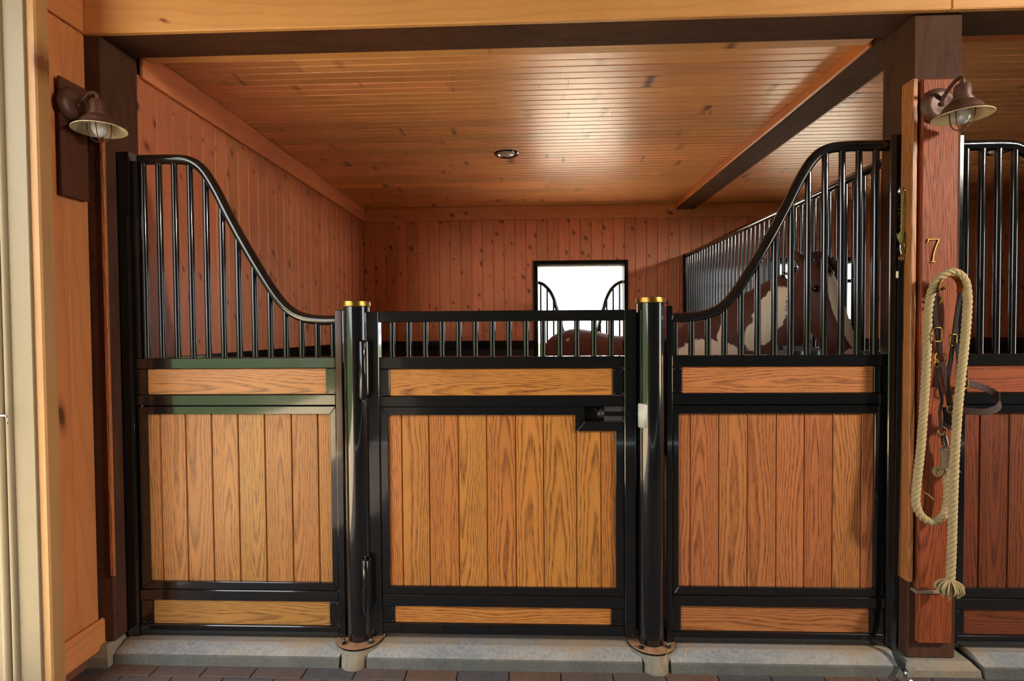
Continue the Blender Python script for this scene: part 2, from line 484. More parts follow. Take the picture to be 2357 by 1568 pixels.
_cyl = {}
def rod(name, parent, p0, p1, r, mat, seg=14, label=None):
    """vertical rods share meshes by length"""
    p0, p1 = Vector(p0), Vector(p1)
    L = (p1 - p0).length
    key = (round(L, 4), round(r, 4), mat.name, seg)
    if key not in _cyl:
        V, F = tube_data([(0, 0, -L / 2), (0, 0, L / 2)], r, seg)
        me = mesh_from(V, F, True); me.materials.append(mat)
        for p in me.polygons[-2:]: p.use_smooth = False
        _cyl[key] = me
    q = Vector((0, 0, 1)).rotation_difference((p1 - p0).normalized())
    return link(name, _cyl[key], mat, parent, (p0 + p1) / 2, rot=q.to_euler(), label=label)

def lathe_mesh(prof, seg=32, mat=None, smooth=True, closed_ends=True):
    V = []; F = []
    pr_ = [prof[0]]; cut = set()
    for i in range(1, len(prof) - 1):
        a_, b_, c_ = Vector((prof[i - 1][0], prof[i - 1][1])), Vector((prof[i][0], prof[i][1])), Vector((prof[i + 1][0], prof[i + 1][1]))
        d1, d2 = b_ - a_, c_ - b_
        pr_.append(prof[i])
        if d1.length > 1e-7 and d2.length > 1e-7 and d1.angle(d2) > math.radians(38):
            cut.add(len(pr_) - 1); pr_.append(prof[i])
    pr_.append(prof[-1]); prof = pr_
    n = len(prof)
    for r, z in prof:
        for k in range(seg):
            a = 2 * math.pi * k / seg
            V.append((r * math.cos(a), r * math.sin(a), z))
    for i in range(n - 1):
        if i in cut: continue
        for k in range(seg):
            k2 = (k + 1) % seg
            F.append([i * seg + k, i * seg + k2, (i + 1) * seg + k2, (i + 1) * seg + k])
    if closed_ends:
        if prof[0][0] > 1e-5:
            c0 = len(V); V += [V[k] for k in range(seg)]
            F.append([c0 + k for k in range(seg)][::-1])
        if prof[-1][0] > 1e-5:
            c0 = len(V); V += [V[(n - 1) * seg + k] for k in range(seg)]
            F.append([c0 + k for k in range(seg)])
    me = mesh_from(V, F, smooth)
    if mat: me.materials.append(mat)
    return me

def catmull(P, per=8, closed=False):
    P = [Vector(p) for p in P]
    out = []
    n = len(P)
    for i in range(n if closed else n - 1):
        p0, p1, p2, p3 = (P[(i - 1) % n], P[i], P[(i + 1) % n], P[(i + 2) % n]) if closed else \
            (P[max(i - 1, 0)], P[i], P[i + 1], P[min(i + 2, n - 1)])
        for k in range(per):
            t = k / per
            out.append(0.5 * ((2 * p1) + (p2 - p0) * t + (2 * p0 - 5 * p1 + 4 * p2 - p3) * t * t + (3 * p1 - p0 - 3 * p2 + p3) * t ** 3))
    if not closed: out.append(P[-1])
    return out

def ribbon(name, parent, pts, wide, w, th, mat, label=None, closed=False):
    """flat strap swept along pts, its width along 'wide' (vector or list of vectors)"""
    pts = [Vector(p) for p in pts]
    n = len(pts)
    V = []; F = []
    for i, p in enumerate(pts):
        d = (pts[(i + 1) % n] - pts[i - 1]) if closed else (pts[min(i + 1, n - 1)] - pts[max(i - 1, 0)])
        d.normalize()
        wv = Vector(wide[i] if isinstance(wide, list) else wide)
        wv = (wv - d * wv.dot(d)).normalized()
        nv = d.cross(wv).normalized()
        for a, b in ((-1, -1), (1, -1), (1, 1), (-1, 1)):
            V.append(p + wv * (a * w / 2) + nv * (b * th / 2))
    for i in range(n if closed else n - 1):
        j = (i + 1) % n
        for k in range(4):
            k2 = (k + 1) % 4
            F.append([i * 4 + k, i * 4 + k2, j * 4 + k2, j * 4 + k])
    if not closed:
        F.append([3, 2, 1, 0]); F.append([(n - 1) * 4 + k for k in range(4)])
    return solid(name, parent, V, F, mat, False, label)

def ring(name, parent, c, r, tr, mat, normal=(0, -1, 0), sx=1.0, sz=1.0, seg=28, label=None):
    q = Vector((0, 0, 1)).rotation_difference(Vector(normal).normalized())
    pts = []
    for k in range(seg):
        a = 2 * math.pi * k / seg
        pts.append(Vector(c) + q @ Vector((r * sx * math.cos(a), r * sz * math.sin(a), 0)))
    return tube(name, parent, pts, tr, mat, 8, True, label)

def rect_ring(name, parent, c, w, h, tr, mat, label=None):
    c = Vector(c); k = min(w, h) * 0.2
    P = []
    for sx, sz in ((1, 1), (-1, 1), (-1, -1), (1, -1)):
        a = c + Vector((sx * (w / 2 - (k if sx * sz > 0 else 0)), 0, sz * (h / 2 - (0 if sx * sz > 0 else k))))
        b = c + Vector((sx * (w / 2 - (0 if sx * sz > 0 else k)), 0, sz * (h / 2 - (k if sx * sz > 0 else 0))))
        if sx * sz > 0: P += [b, a]
        else: P += [b, a]
    # order around
    P.sort(key=lambda p: math.atan2(p.z - c.z, p.x - c.x))
    return tube(name, parent, P, tr, mat, 8, True, label)

# ================================================================== SETTING
CEIL = 2.85
YB = 3.52
XL, XR, XP = -1.88, 1.61, 1.81     # left wall face, right post inner face, post far face
X2 = 5.35                           # far wall of the neighbouring stall
PLW = 0.122

# floor of aisle, stall floors, ground outside
fl = box('floor', None, -2.3, 9.0, -4.4, 0.16, -0.10, -0.012, PAVERS, 0); tag(fl, kind='structure')
pav = [plain('paver_%d' % k, c, 0.85, spec=0.2, noise=0.5, nscale=40.0, col2=d, bump=0.3) for k, (c, d) in enumerate(((srgb(96, 84, 78), srgb(74, 66, 62)), (srgb(84, 82, 84), srgb(66, 64, 66)), (srgb(104, 84, 72), srgb(80, 62, 52))))]
for j in range(4):
    yb_ = -0.06 - 0.112 * j
    for k in range(20):
        xa_ = -2.10 + 0.222 * k + (0.111 if j % 2 else 0.0)
        m_ = pav[rnd.choice((0, 1, 1, 2))]
        box('paver', fl, xa_ + .002, xa_ + .220, yb_ - .110, yb_ - .002, -0.0125, rnd.choice((-0.001, 0.0, 0.0005)), m_, 0.003)
sf = box('floor_stall', None, -1.95, 1.70, 0.16, 3.7, -0.10, 0.06, BEDDING, 0); tag(sf, kind='structure')
sf = box('floor_neighbour', None, 1.70, X2, 0.16, 3.7, -0.10, 0.06, plain('rubber_matting', srgb(44, 42, 40), 0.85, spec=0.2), 0); tag(sf, kind='structure')
g = box('ground_yard', None, -40, -2.3, -20, 24, -0.16, -0.02, PAVE, 0); tag(g, kind='structure')
g = box('ground_paddock', None, -2.3, 40, 14.0, 50, -0.16, -0.02, GRASS, 0); tag(g, kind='structure')
g = box('ground_track', None, -2.3, 40, 3.75, 14.0, -0.16, -0.02, PAVE_B, 0); tag(g, kind='structure')
g = box('ground_lane', None, 9.0, 40, -20, 3.75, -0.16, -0.02, PAVE, 0); tag(g, kind='structure')
# grassy bank west of the barn
V = []; F = []
nx, ny = 10, 26
for i in range(nx):
    for j in range(ny):
        x = -4.6 - i * 3.2
        y = -20 + j * 1.8
        z = -0.05 + 0.42 * i + 0.25 * math.sin(j * 0.9 + i) + (0.3 * math.sin(j * 2.1) if i > 2 else 0)
        if i == 0: z = -0.06
        V.append((x, y, z))
for i in range(nx - 1):
    for j in range(ny - 1):
        F.append([i * ny + j, i * ny + j + 1, (i + 1) * ny + j + 1, (i + 1) * ny + j])
b_ = solid('ground_bank', None, V, F, GRASS, True); tag(b_, kind='structure')

# building shell that keeps the sky out
def shell(name, *a):
    o = box(name, None, *a, SHELL, 0); tag(o, kind='structure'); return o
shell('roof', -2.4, 9.0, -4.6, 3.85, 3.22, 3.34)
o = shell('wall_opposite', -2.3, 9.0, -4.55, -4.40, 0.0, 3.22)
o.data = o.data.copy(); o.data.materials[0] = plain('dark_boarding', srgb(58, 52, 46), 0.8)
shell('wall_end', 8.9, 9.0, -4.4, -3.8, 0.0, 3.22)
shell('wall_end_gable', 8.9, 9.0, -3.8, 0.0, 2.9, 3.22)
shell('wall_gable_front', -2.4, -2.25, -4.55, -3.95, 0.0, 3.22)
shell('wall_gable_top', -2.4, -2.25, -3.95, -0.36, 3.05, 3.22)
shell('wall_gable', -2.25, -1.955, 0.137, 3.85, 0.0, 3.22)
shell('wall_right_end', X2 + 0.03, X2 + 0.15, 0.0, 3.85, 0.0, 3.22)
shell('wall_aisle_far', X2 + 0.03, 9.0, -0.02, 0.12, 0.0, 3.22)

# ---- ceiling boards (beaded tongue-and-groove)
ceiling = setting('ceiling', (0, 1.8, CEIL))
box('ceiling_deck', ceiling, -1.95, X2, 0.10, 3.7, CEIL + 0.02, CEIL + 0.05, SHELL, 0)
cw = 0.132
c_, gv = 0.0055, 0.0045
prof = [(-cw/2 + .0006, .018), (-cw/2 + .0006, c_), (-cw/2 + c_, 0), (-gv, 0), (0, gv), (gv, 0), (cw/2 - c_, 0), (cw/2 - .0006, c_), (cw/2 - .0006, .018)]
_cl = {}
def ceil_board(x0, x1, y):
    L = round(x1 - x0, 2)
    if L not in _cl: _cl[L] = prism_mesh(prof, 'X', L - 0.001, wood('ceiling_pine', 'X'))
    link('plank', _cl[L], None, ceiling, ((x0 + x1) / 2, y, CEIL))
y = 0.165 + cw / 2
while y < YB + 0.05:
    for a, b in ((XL, XR), (XP, X2)):
        cuts = sorted(a + (b - a) * rnd.uniform(0.12, 0.88) for _ in range(rnd.choice((1, 1, 2))))
        xs = [a] + [round(c, 2) for c in cuts if True] + [b]
        xs = [xs[0]] + [x for i, x in enumerate(xs[1:-1]) if x - xs[0] > .25 and b - x > .25] + [b]
        for i in range(len(xs) - 1):
            if xs[i + 1] - xs[i] > 0.05: ceil_board(xs[i], xs[i + 1], y)
    y += cw

# ---- wall boards
_wb = {}
def wall_plank(parent, width, z0, z1, pos, face, mat='wall_pine'):
    """vertical board; face '+x' or '-y' gives the side that shows"""
    key = (round(width, 3), round(z1 - z0, 3), mat)
    if key not in _wb:
        c = 0.005; w = width / 2 - 0.0008
        p = [(-w, .016), (-w, c), (-w + c, 0), (w - c, 0), (w, c), (w, .016)]
        _wb[key] = prism_mesh(p, 'Z', z1 - z0, wood(mat, 'Z'))
    rot = (0, 0, math.pi / 2) if face == '+x' else None
    return link('plank', _wb[key], None, parent, (pos[0], pos[1], (z0 + z1) / 2), rot=rot)

wl = setting('wall_left', (XL, 1.8, 0))
box('backing', wl, -1.955, XL - 0.016, 0.14, YB + .05, 0.0, CEIL + .02, SHELL, 0)
y = 0.14
while y < YB - 0.01:
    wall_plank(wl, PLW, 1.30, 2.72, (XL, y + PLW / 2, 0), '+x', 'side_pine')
    y += PLW
for z0, z1 in ((0.06, 0.30), (0.30, 0.54), (0.54, 0.78), (0.78, 1.02), (1.02, 1.26)):
    box('kickboard', wl, XL + .001, XL + 0.03, 0.16, YB - .03, z0 + .001, z1 - .001, wood('kick_oak', 'Y'), 0.003)
box('kick_rail', wl, XL + .001, XL + 0.045, 0.16, YB - .046, 1.26, 1.352, BLACK, 0.004, 'black steel rail capping the kickboards')

wb = setting('wall_back', (1.7, YB, 0))
W1 = (0.037, 1.083); W2 = (2.60, 3.62); WZ = (1.08, 2.24); WZ2 = (1.52, 2.24)
def back_backing(x0, x1, z0, z1): box('backing', wb, x0, x1, YB + .016, YB + .12, z0, z1, SHELL, 0)
back_backing(-2.0, W1[0] + .03, 0, 3.0); back_backing(W1[1] - .03, W2[0] + .03, 0, 3.0); back_backing(W2[1] - .03, X2 + .05, 0, 3.0)
for w_ in (W1, W2):
    back_backing(w_[0] + .03, w_[1] - .03, 0, (WZ if w_ is W1 else WZ2)[0] + .02); back_backing(w_[0] + .03, w_[1] - .03, WZ[1] - .03, 3.0)
x = XL
while x < X2 - 0.01:
    xc = x + PLW / 2
    hit = [w_ for w_ in (W1, W2) if w_[0] - .045 < xc < w_[1] + .045]
    if hit and W1[0] <= xc <= W1[1] or hit and W2[0] <= xc <= W2[1]:
        wall_plank(wb, PLW, WZ[1] - .03, 2.72, (xc, YB, 0), '-y')
        if xc > 1.7: wall_plank(wb, PLW, 1.30, WZ2[0] + .02, (xc, YB, 0), '-y')
    else:
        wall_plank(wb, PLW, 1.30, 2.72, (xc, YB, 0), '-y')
    x += PLW
for (a, b) in ((XL + .047, W1[0]), (W1[1], 1.66), (1.76, X2)):
    box('kick_rail', wb, a, b, YB - .045, YB - .001, 1.26, 1.352, BLACK, 0.004, 'black steel rail capping the kickboards')
    for z0, z1 in ((0.06, 0.36), (0.36, 0.66), (0.66, 0.96), (0.96, 1.26)):
        box('kickboard', wb, a, b, YB - .03, YB - .001, z0 + .001, z1 - .001, wood('kick_oak', 'X'), 0.003)

wr = setting('wall_right', (X2, 1.8, 0))
y = 0.14
while y < YB - 0.05:
    o = wall_plank(wr, PLW, 0.06, 2.72, (X2, y + PLW / 2, 0), '+x'); o.rotation_euler = (0, 0, -math.pi / 2)
    y += PLW

# ---- trim along wall tops and around the timbers
trim = setting('trim_1', (0, YB, 2.78))
box('crown_board', trim, XL, X2, YB - .022, YB - .0005, 2.70, CEIL - .001, wood('crown_pine', 'X'), 0.004)
trim = setting('trim_2', (XL, 1.8, 2.78))
box('crown_board', trim, XL + .0005, XL + .022, 0.15, YB - .023, 2.705, CEIL - .001, wood('crown_pine', 'Y'), 0.004)
trim = setting('trim_3', (0, .15, 2.82))
box('ceiling_strip', trim, XL + .023, XR - .03, 0.135, 0.200, 2.797, CEIL - .001, wood('pale_pine', 'X'), 0.005)
trim = setting('trim_4', (1.6, 1.8, 2.82))
box('ceiling_strip', trim, XR - .022, XR - .001, 0.201, YB - .023, 2.792, CEIL - .001, wood('trim_pine', 'Y'), 0.005)
trim = setting('trim_5', (1.82, 1.8, 2.82))
box('ceiling_strip', trim, XP + .001, XP + .022, 0.201, YB - .023, 2.792, CEIL - .001, wood('trim_pine', 'Y'), 0.005)
trim = setting('trim_6', (3.5, .15, 2.82))
box('ceiling_strip', trim, XP + .03, X2, 0.135, 0.200, 2.797, CEIL - .001, wood('trim_pine', 'X'), 0.005)

# ---- rough timbers
def timber(name, label, cat, x0, x1, y0, y1, z0, z1, axis):
    o = box(name, None, x0, x1, y0, y1, z0, z1, wood('dark_timber', axis), 0.006)
    return tag(o, label, cat)
timber('timber_post', 'dark rough-sawn timber post beside the left wall lamp', 'post', -2.06, XL, -0.075, 0.135, 0.0855, 2.788, 'Z')
timber('timber_post', 'dark rough-sawn timber post behind the numbered oak board', 'post', XR, XP, -0.058, 0.135, 0.0555, 2.788, 'Z')
timber('timber_beam', 'long dark timber header across the top of the stall opening', 'beam', -2.06, 6.0, -0.065, 0.133, 2.79, 3.05, 'X')
timber('timber_beam', 'dark timber beam running back across the ceiling above the bar partition', 'beam', XR, XP, 0.137, YB - .001, 2.786, 3.0, 'Y')

# ---- fascia above the opening and along the return wall
def fascia_piece(x0, x1, label):
    o = box('fascia_board', None, x0, x1, -0.095, -0.068, 2.783, 3.03, wood('pale_pine', 'X'), 0.004)
    return tag(o, label, 'board')
fascia_piece(-1.95, 1.735, 'long pale pine fascia board above the dark stall header')
fascia_piece(1.737, 5.5, 'pine fascia board continuing right above the right-hand lamp')

# return wall at the left (pine boards facing the aisle entrance)
XRW = -1.95
rw = setting('wall_return', (XRW, -0.19, 0))
box('backing', rw, -2.25, XRW - .017, -0.345, -0.078, 0.0, 3.05, SHELL, 0)
for y0, y1 in ((-0.300, -0.262), (-0.262, -0.185), (-0.185, -0.076)):
    wall_plank(rw, y1 - y0, 0.05, 2.80, (XRW, (y0 + y1) / 2, 0), '+x', 'return_pine')
box('plinth_board', rw, XRW + .001, XRW + .024, -0.30, -0.06, 0.058, 0.195, wood('return_pine', 'Y'), 0.012, 'rounded pine plinth at the foot of the return wall')
box('crown_board', rw, XRW + .001, XRW + .016, -0.335, -0.097, 2.785, 3.03, wood('return_pine', 'Y'), 0.003)
o = box('corner_board', rw, -1.99, -1.897, -0.362, -0.301, 0.0, 3.05, wood('edge_pine', 'Z'), 0.006, 'pale pine corner board catching the daylight')
# beige painted wall beyond it
bw = setting('wall_beige', (-2.08, -0.36, 0))
box('sheet', bw, -2.25, -1.934, -0.372, -0.346, 0.0, 3.05, BEIGE, 0.002)
V, F = tube_data([(-2.030, -0.373, 0.0), (-2.030, -0.373, 3.05)], 0.013, 16)
solid('rib', bw, V, F, BEIGE, True)
V, F = tube_data([(-2.062, -0.373, 0.0), (-2.062, -0.373, 3.05)], 0.018, 16)
solid('rib', bw, V, F, BEIGE, True)
box('header', bw, -2.25, XRW + .016, -0.9, -0.345, 3.045, 3.10, BEIGE, 0)

# hook on the beige wall
hk = tube("wall_hook", None, catmull([(-2.072, -0.380, 1.165), (-2.040, -0.402, 1.165), (-2.016, -0.405, 1.165), (-2.009, -0.406, 1.157), (-2.007, -0.406, 1.145), (-2.008, -0.406, 1.133)], 6), 0.0032, STEEL, 8)
tag(hk, 'small bent metal hook on the beige wall', 'hook')

# ---- concrete curbs
def curb(x0, x1, label):
    t = thing('concrete_curb', label, 'curb', ((x0 + x1) / 2, 0, 0))
    p = [(0.20, 0.0435), (0.20, 0.068), (-0.028, 0.068), (-0.036, 0.065), (-0.092, 0.0435)]
    link('sloped_top', prism_mesh(p, 'X', x1 - x0, CONC), CONC, t, ((x0 + x1) / 2, 0, 0))
    p = [(0.20, -0.011), (0.20, 0.043), (-0.093, 0.043), (-0.098, 0.039), (-0.103, -0.011)]  # darker concrete sets the lower face off from the sloped top
    link('lower_face', prism_mesh(p, 'X', x1 - x0, CONC_F), CONC_F, t, ((x0 + x1) / 2, 0, 0), label='darker lower face')
    return t
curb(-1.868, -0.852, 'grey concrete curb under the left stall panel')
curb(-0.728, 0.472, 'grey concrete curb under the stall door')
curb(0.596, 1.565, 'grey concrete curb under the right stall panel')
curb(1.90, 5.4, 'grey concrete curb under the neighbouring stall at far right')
def footing(x0, x1, label, y0=-0.12, top=0.055):
    V = []
    for z, e in ((-0.011, 0.03), (top * .5, 0.026), (top, 0.0)):
        for x, yy in ((x0 - e, y0 - e), (x1 + e, y0 - e), (x1 + e, 0.2), (x0 - e, 0.2)): V.append((x, yy, z))
    F = [[3, 2, 1, 0], [8, 9, 10, 11]]
    for i in range(2):
        for k in range(4):
            k2 = (k + 1) % 4
            F.append([i * 4 + k, i * 4 + k2, (i + 1) * 4 + k2, (i + 1) * 4 + k])
    return tag(solid('concrete_footing', None, V, F, CONC_D, False), label, 'footing')
footing(1.60, 1.86, 'sloped concrete footing under the numbered post', -0.07)
footing(-2.1, -1.90, 'concrete footing under the timber post at far left', -0.10, 0.085)

# ================================================================== STALL FRONT
TH = 0.045     # depth of the steel sections
R_BAR, R_TOP = 0.0135, 0.0225
CURVE = [(-1.79, 2.272), (-1.62, 2.271), (-1.545, 2.257), (-1.49, 2.215), (-1.435, 2.128), (-1.377, 2.012), (-1.318, 1.900), (-1.24, 1.764), (-1.16, 1.639), (-1.097, 1.573), (-1.03, 1.541), (-0.955, 1.530), (-0.885, 1.529)]
def curve_z(pts, x):
    for a, b in zip(pts, pts[1:]):
        lo, hi = (a, b) if a[0] <= b[0] else (b, a)
        if lo[0] <= x <= hi[0]:
            return lo[1] + (hi[1] - lo[1]) * (x - lo[0]) / max(hi[0] - lo[0], 1e-6)
    return pts[-1][1]

def mitre_frame(parent, xo0, xo1, zo0, zo1, xi0, xi1, zi0, zi1, y, th):
    """four mitred mouldings around the boards"""
    def piece(q):
        V = []
        for yy in (y, y + th):
            V += [(a, yy, b) for a, b in q]
        F = [[0, 1, 2, 3], [7, 6, 5, 4]] + [[i, 4 + i, 4 + (i + 1) % 4, (i + 1) % 4] for i in range(4)]
        bm = bmesh.new(); vs_ = [bm.verts.new(v) for v in V]
        for f in F: bm.faces.new([vs_[i] for i in f])
        bmesh.ops.recalc_face_normals(bm, faces=bm.faces)
        bmesh.ops.bevel(bm, geom=bm.edges[:], offset=0.0018, segments=1, affect='EDGES', profile=0.5)
        me = bpy.data.meshes.new('moulding'); bm.to_mesh(me); bm.free()
        c = Vector((sum(a for a, b in q) / 4, y, sum(b for a, b in q) / 4))
        me.transform(Matrix.Translation(-c))
        link('moulding', me, BLACK, parent, c)
    piece([(xo0, zo1), (xi0, zi1), (xi1, zi1), (xo1, zo1)])
    piece([(xo0, zo0), (xo1, zo0), (xi1, zi0), (xi0, zi0)])
    piece([(xo0, zo0), (xi0, zi0), (xi0, zi1), (xo0, zo1)])
    piece([(xo1, zo0), (xo1, zo1), (xi1, zi1), (xi1, zi0)])

_pl = {}
def oak_plank(parent, x0, x1, z0, z1, kind, y=0.016, label=None):
    w, h = x1 - x0, z1 - z0
    key = ('v', round(w, 3), round(h, 3), kind)
    if key not in _pl:
        c = 0.004; hw = w / 2 - .0006
        p = [(-hw, .024), (-hw, c * 1.5), (-hw + c, 0), (hw - c, 0), (hw, c * 1.5), (hw, .024)]
        _pl[key] = prism_mesh(p, 'Z', h, wood(kind, 'Z'))
    return link('plank', _pl[key], None, parent, ((x0 + x1) / 2, y, (z0 + z1) / 2))

def screw(parent, x, y, z, r=0.0035):
    link('screw', SCREW, None, parent, (x, y, z), rot=(math.pi / 2, 0, 0))
SCREW = lathe_mesh([(0.0036, 0.0), (0.0034, 0.0016), (0.002, 0.0026), (0.0, 0.003)], 10, BLACK)

def filler(parent, x0, x1, z0, z1, ys=0.004):
    box('corner_plate', parent, x0, x1, ys, 0.03, z0 + .001, z1 - .001, BLACK, 0.002)
    for sx in (x0 + .007, x1 - .007):
        for sz in (z0 + .010, z1 - .010):
            screw(parent, sx, ys, sz)

def lower_panel(t, xa, xb, planks1, wood_x, edges, kinds, zs, sub, notch=None):
    """rails, boards and mouldings between xa..xb. zs: rail heights top to bottom"""
    zA0, zA1, zB0, zB1, zC0, zC1, zD0, zD1 = zs
    for z0, z1 in ((zA0, zA1), (zB0, zB1), (zC0, zC1), (zD0, zD1)):
        box('rail', t, xa, xb, 0.0, TH, z0, z1, BLACK, 0.003)
    p0, p1 = planks1[0]
    box('plank', t, p0, p1, 0.010, 0.034, zB1 + .0005, zA0 - .0005, wood(kinds[1], 'X'), 0.002, 'horizontal oak board')
    filler(t, xa, p0, zB1, zA0); filler(t, p1, xb, zB1, zA0)
    p0, p1 = planks1[1]
    box('plank', t, p0, p1, 0.010, 0.034, zD1 + .0005, zC0 - .0005, wood(kinds[2], 'X'), 0.002, 'horizontal oak board')
    filler(t, xa, p0, zD1, zC0); filler(t, p1, xb, zD1, zC0)
    for i in range(len(edges) - 1):
        z1 = wood_x[3] + .01
        if notch and edges[i] >= notch[0] - .001: z1 = notch[1] + .01
        oak_plank(t, edges[i], edges[i + 1], wood_x[2] - .01, z1, kinds[0])
    if not notch:
        mitre_frame(t, *sub, *wood_x, 0.003, 0.04)
    box('backing_board', t, xa + .005, xb - .005, 0.041, 0.047, zD1, (zA0 if not notch else notch[1]), wood('kick_oak', 'Z'), 0.001)

def grille(t, xs, z0, ztop, mat=BLACK, r=R_BAR, yc=0.024):
    for x in xs:
        rod('bar', t, (x, yc, z0 - .002), (x, yc, ztop(x)), r, mat)

# --- left panel
ZS = (1.311, 1.361, 1.143, 1.192, 0.237, 0.287, 0.073, 0.123)
t = thing('stall_front_panel', 'black steel stall panel with golden oak boards, nearest the left wall lamp', 'stall panel', (-1.36, 0, 0.07), 'stall front panels')
box('stile', t, -1.874, -1.8205, -0.008, TH + .006, 0.07, 2.302, BLACK, 0.003)
box('end_stile', t, -0.885, -0.853, -0.004, TH, 0.07, 1.575, BLACK, 0.003)
box('grille_stile', t, -1.820, -1.790, 0.004, TH, 1.361, 2.262, BLACK, 0.002)
lower_panel(t, -1.820, -0.8855, ((-1.766, -0.931), (-1.762, -0.930)), (-1.774, -0.914, 0.325, 1.102),
            [-1.782, -1.718, -1.597, -1.474, -1.35, -1.225, -1.10, -0.977, -0.906], ('golden_oak', 'golden_oak', 'golden_oak'), ZS, (-1.812, -0.887, 0.289, 1.138))
tube('top_rail', t, [(x, 0.024, z) for x, z in [(p.x, p.z) for p in catmull([(a, 0, b) for a, b in CURVE], 6)]], R_TOP, BLACK, 18)
grille(t, [-1.775 + 0.0728 * i for i in range(13)], 1.361, lambda x: curve_z(CURVE, x))

# --- right panel
CUR_R = [(-0.25 - x, z) for x, z in CURVE][::-1]
CUR_R[-1] = (1.556, 2.272)
t = thing('stall_front_panel', 'black steel stall panel with russet oak boards in front of the pinto horse', 'stall panel', (1.1, 0, 0.07), 'stall front panels')
box('stile', t, 1.554, 1.601, -0.008, TH + .006, 0.07, 2.308, BLACK, 0.003)
box('end_stile', t, 0.600, 0.6265, -0.004, TH, 0.07, 1.580, BLACK, 0.003)
lower_panel(t, 0.627, 1.5535, ((0.670, 1.501), (0.664, 1.492)), (0.655, 1.506, 0.325, 1.102),
            [0.648, 0.710, 0.836, 0.962, 1.088, 1.210, 1.333, 1.457, 1.513], ('russet_oak', 'russet_oak', 'russet_oak'), ZS, (0.630, 1.546, 0.289, 1.138))
tube('top_rail', t, [(p.x, 0.024, p.z) for p in catmull([(a, 0, b) for a, b in CUR_R], 6)], R_TOP, BLACK, 18)
grille(t, [0.644 + 0.0724 * i for i in range(13)], 1.361, lambda x: curve_z(CUR_R, x))

# --- neighbouring stall front (cut by the frame edge)
t = thing('stall_front_panel', 'black steel panel of the neighbouring stall at the right edge', 'stall panel', (2.3, 0, 0.07), 'stall front panels')
box('stile', t, 1.822, 1.862, -0.008, TH + .006, 0.07, 2.302, BLACK, 0.003)
lower_panel(t, 1.8625, 2.80, ((1.899, 2.75), (1.897, 2.75)), (1.890, 2.77, 0.332, 1.104),
            [1.884, 1.962, 2.086, 2.21, 2.334, 2.458, 2.582, 2.706, 2.776], ('mahogany_oak', 'red_oak', 'mahogany_oak'), ZS, (1.8635, 2.80, 0.289, 1.138))
CUR_N = [(1.862, 2.266), (2.05, 2.266), (2.12, 2.25), (2.18, 2.20), (2.235, 2.12), (2.293, 2.01), (2.352, 1.90), (2.43, 1.764), (2.51, 1.639), (2.573, 1.573), (2.64, 1.541), (2.80, 1.529)]
tube('top_rail', t, [(p.x, 0.024, p.z) for p in catmull([(a, 0, b) for a, b in CUR_N], 6)], R_TOP, BLACK, 18)
grille(t, [1.894 + 0.0685 * i for i in range(13)], 1.361, lambda x: curve_z(CUR_N, x))

# --- door
t = thing('stall_door', 'black steel stall door with honey oak boards and a short row of bars', 'stall door', (-0.136, 0, 0.092))
box('stile', t, -0.738, -0.685, -0.004, TH, 0.092, 1.566, BLACK, 0.003)
box('stile', t, 0.415, 0.466, -0.004, TH, 0.092, 1.566, BLACK, 0.003)
box('top_rail', t, -0.6845, 0.4145, -0.004, TH, 1.517, 1.566, BLACK, 0.003)
ZD = (1.306, 1.360, 1.135, 1.183, 0.222, 0.277, 0.093, 0.143)
lower_panel(t, -0.6845, 0.4145, ((-0.640, 0.365), (-0.630, 0.356)), (-0.649, 0.376, 0.313, 1.097),
            [-0.657, -0.590, -0.465, -0.331, -0.202, -0.071, 0.055, 0.203, 0.312, 0.384], ('honey_oak', 'honey_oak', 'honey_oak'), ZD, None, notch=(0.19, 1.024))
def mould(poly):
    y0, th = 0.003, 0.040
    me = prism_mesh(poly, 'Y', th, BLACK)
    c = Vector((sum(p[0] for p in poly) / len(poly), 0, sum(p[1] for p in poly) / len(poly)))
    me.transform(Matrix.Translation((-c.x, 0, -c.z)))
    bm = bmesh.new(); bm.from_mesh(me); bmesh.ops.bevel(bm, geom=bm.edges[:], offset=0.0018, segments=1, affect='EDGES', profile=0.5); bm.to_mesh(me); bm.free()
    link('moulding', me, BLACK, t, (c.x, y0 + th / 2, c.z))
xo0, xo1, zo0, zo1 = -0.684, 0.4135, 0.278, 1.134
xi0, xi1, zi0, zi1 = -0.649, 0.376, 0.313, 1.097
nx0, nx1, nz0, nz1 = 0.203, 0.238, 1.024, 1.066
mould([(xo0, zo1), (nx1, zo1), (nx0, zi1), (xi0, zi1)])
mould([(xo0, zo0), (xi0, zi0), (xi0, zi1), (xo0, zo1)])
mould([(xo0, zo0), (xo1, zo0), (xi1, zi0), (xi0, zi0)])
mould([(nx1, zo1), (nx1, nz1), (nx0, nz0), (nx0, zi1)])
mould([(nx1, nz1), (xo1, nz1), (xi1, nz0), (nx0, nz0)])
mould([(xo1, zo0), (xo1, nz1), (xi1, nz0), (xi1, zi0)])
grille(t, [-0.629 + 0.0760 * i for i in range(14)], 1.360, lambda x: 1.520, r=0.013, yc=0.02)
box('latch_pocket', t, 0.238, 0.330, 0.044, 0.052, 1.066, 1.135, BLACK, 0.001)
box('lit_gap_fill', t, 0.331, 0.413, 0.046, 0.052, 1.066, 1.135, LIT_GAP, 0.001)  # added sheet; its pale grey stands in for the daylit stall behind
lb = rod('latch_bolt', t, (0.318, 0.018, 1.100), (0.468, 0.018, 1.100), 0.0105, BLACK)
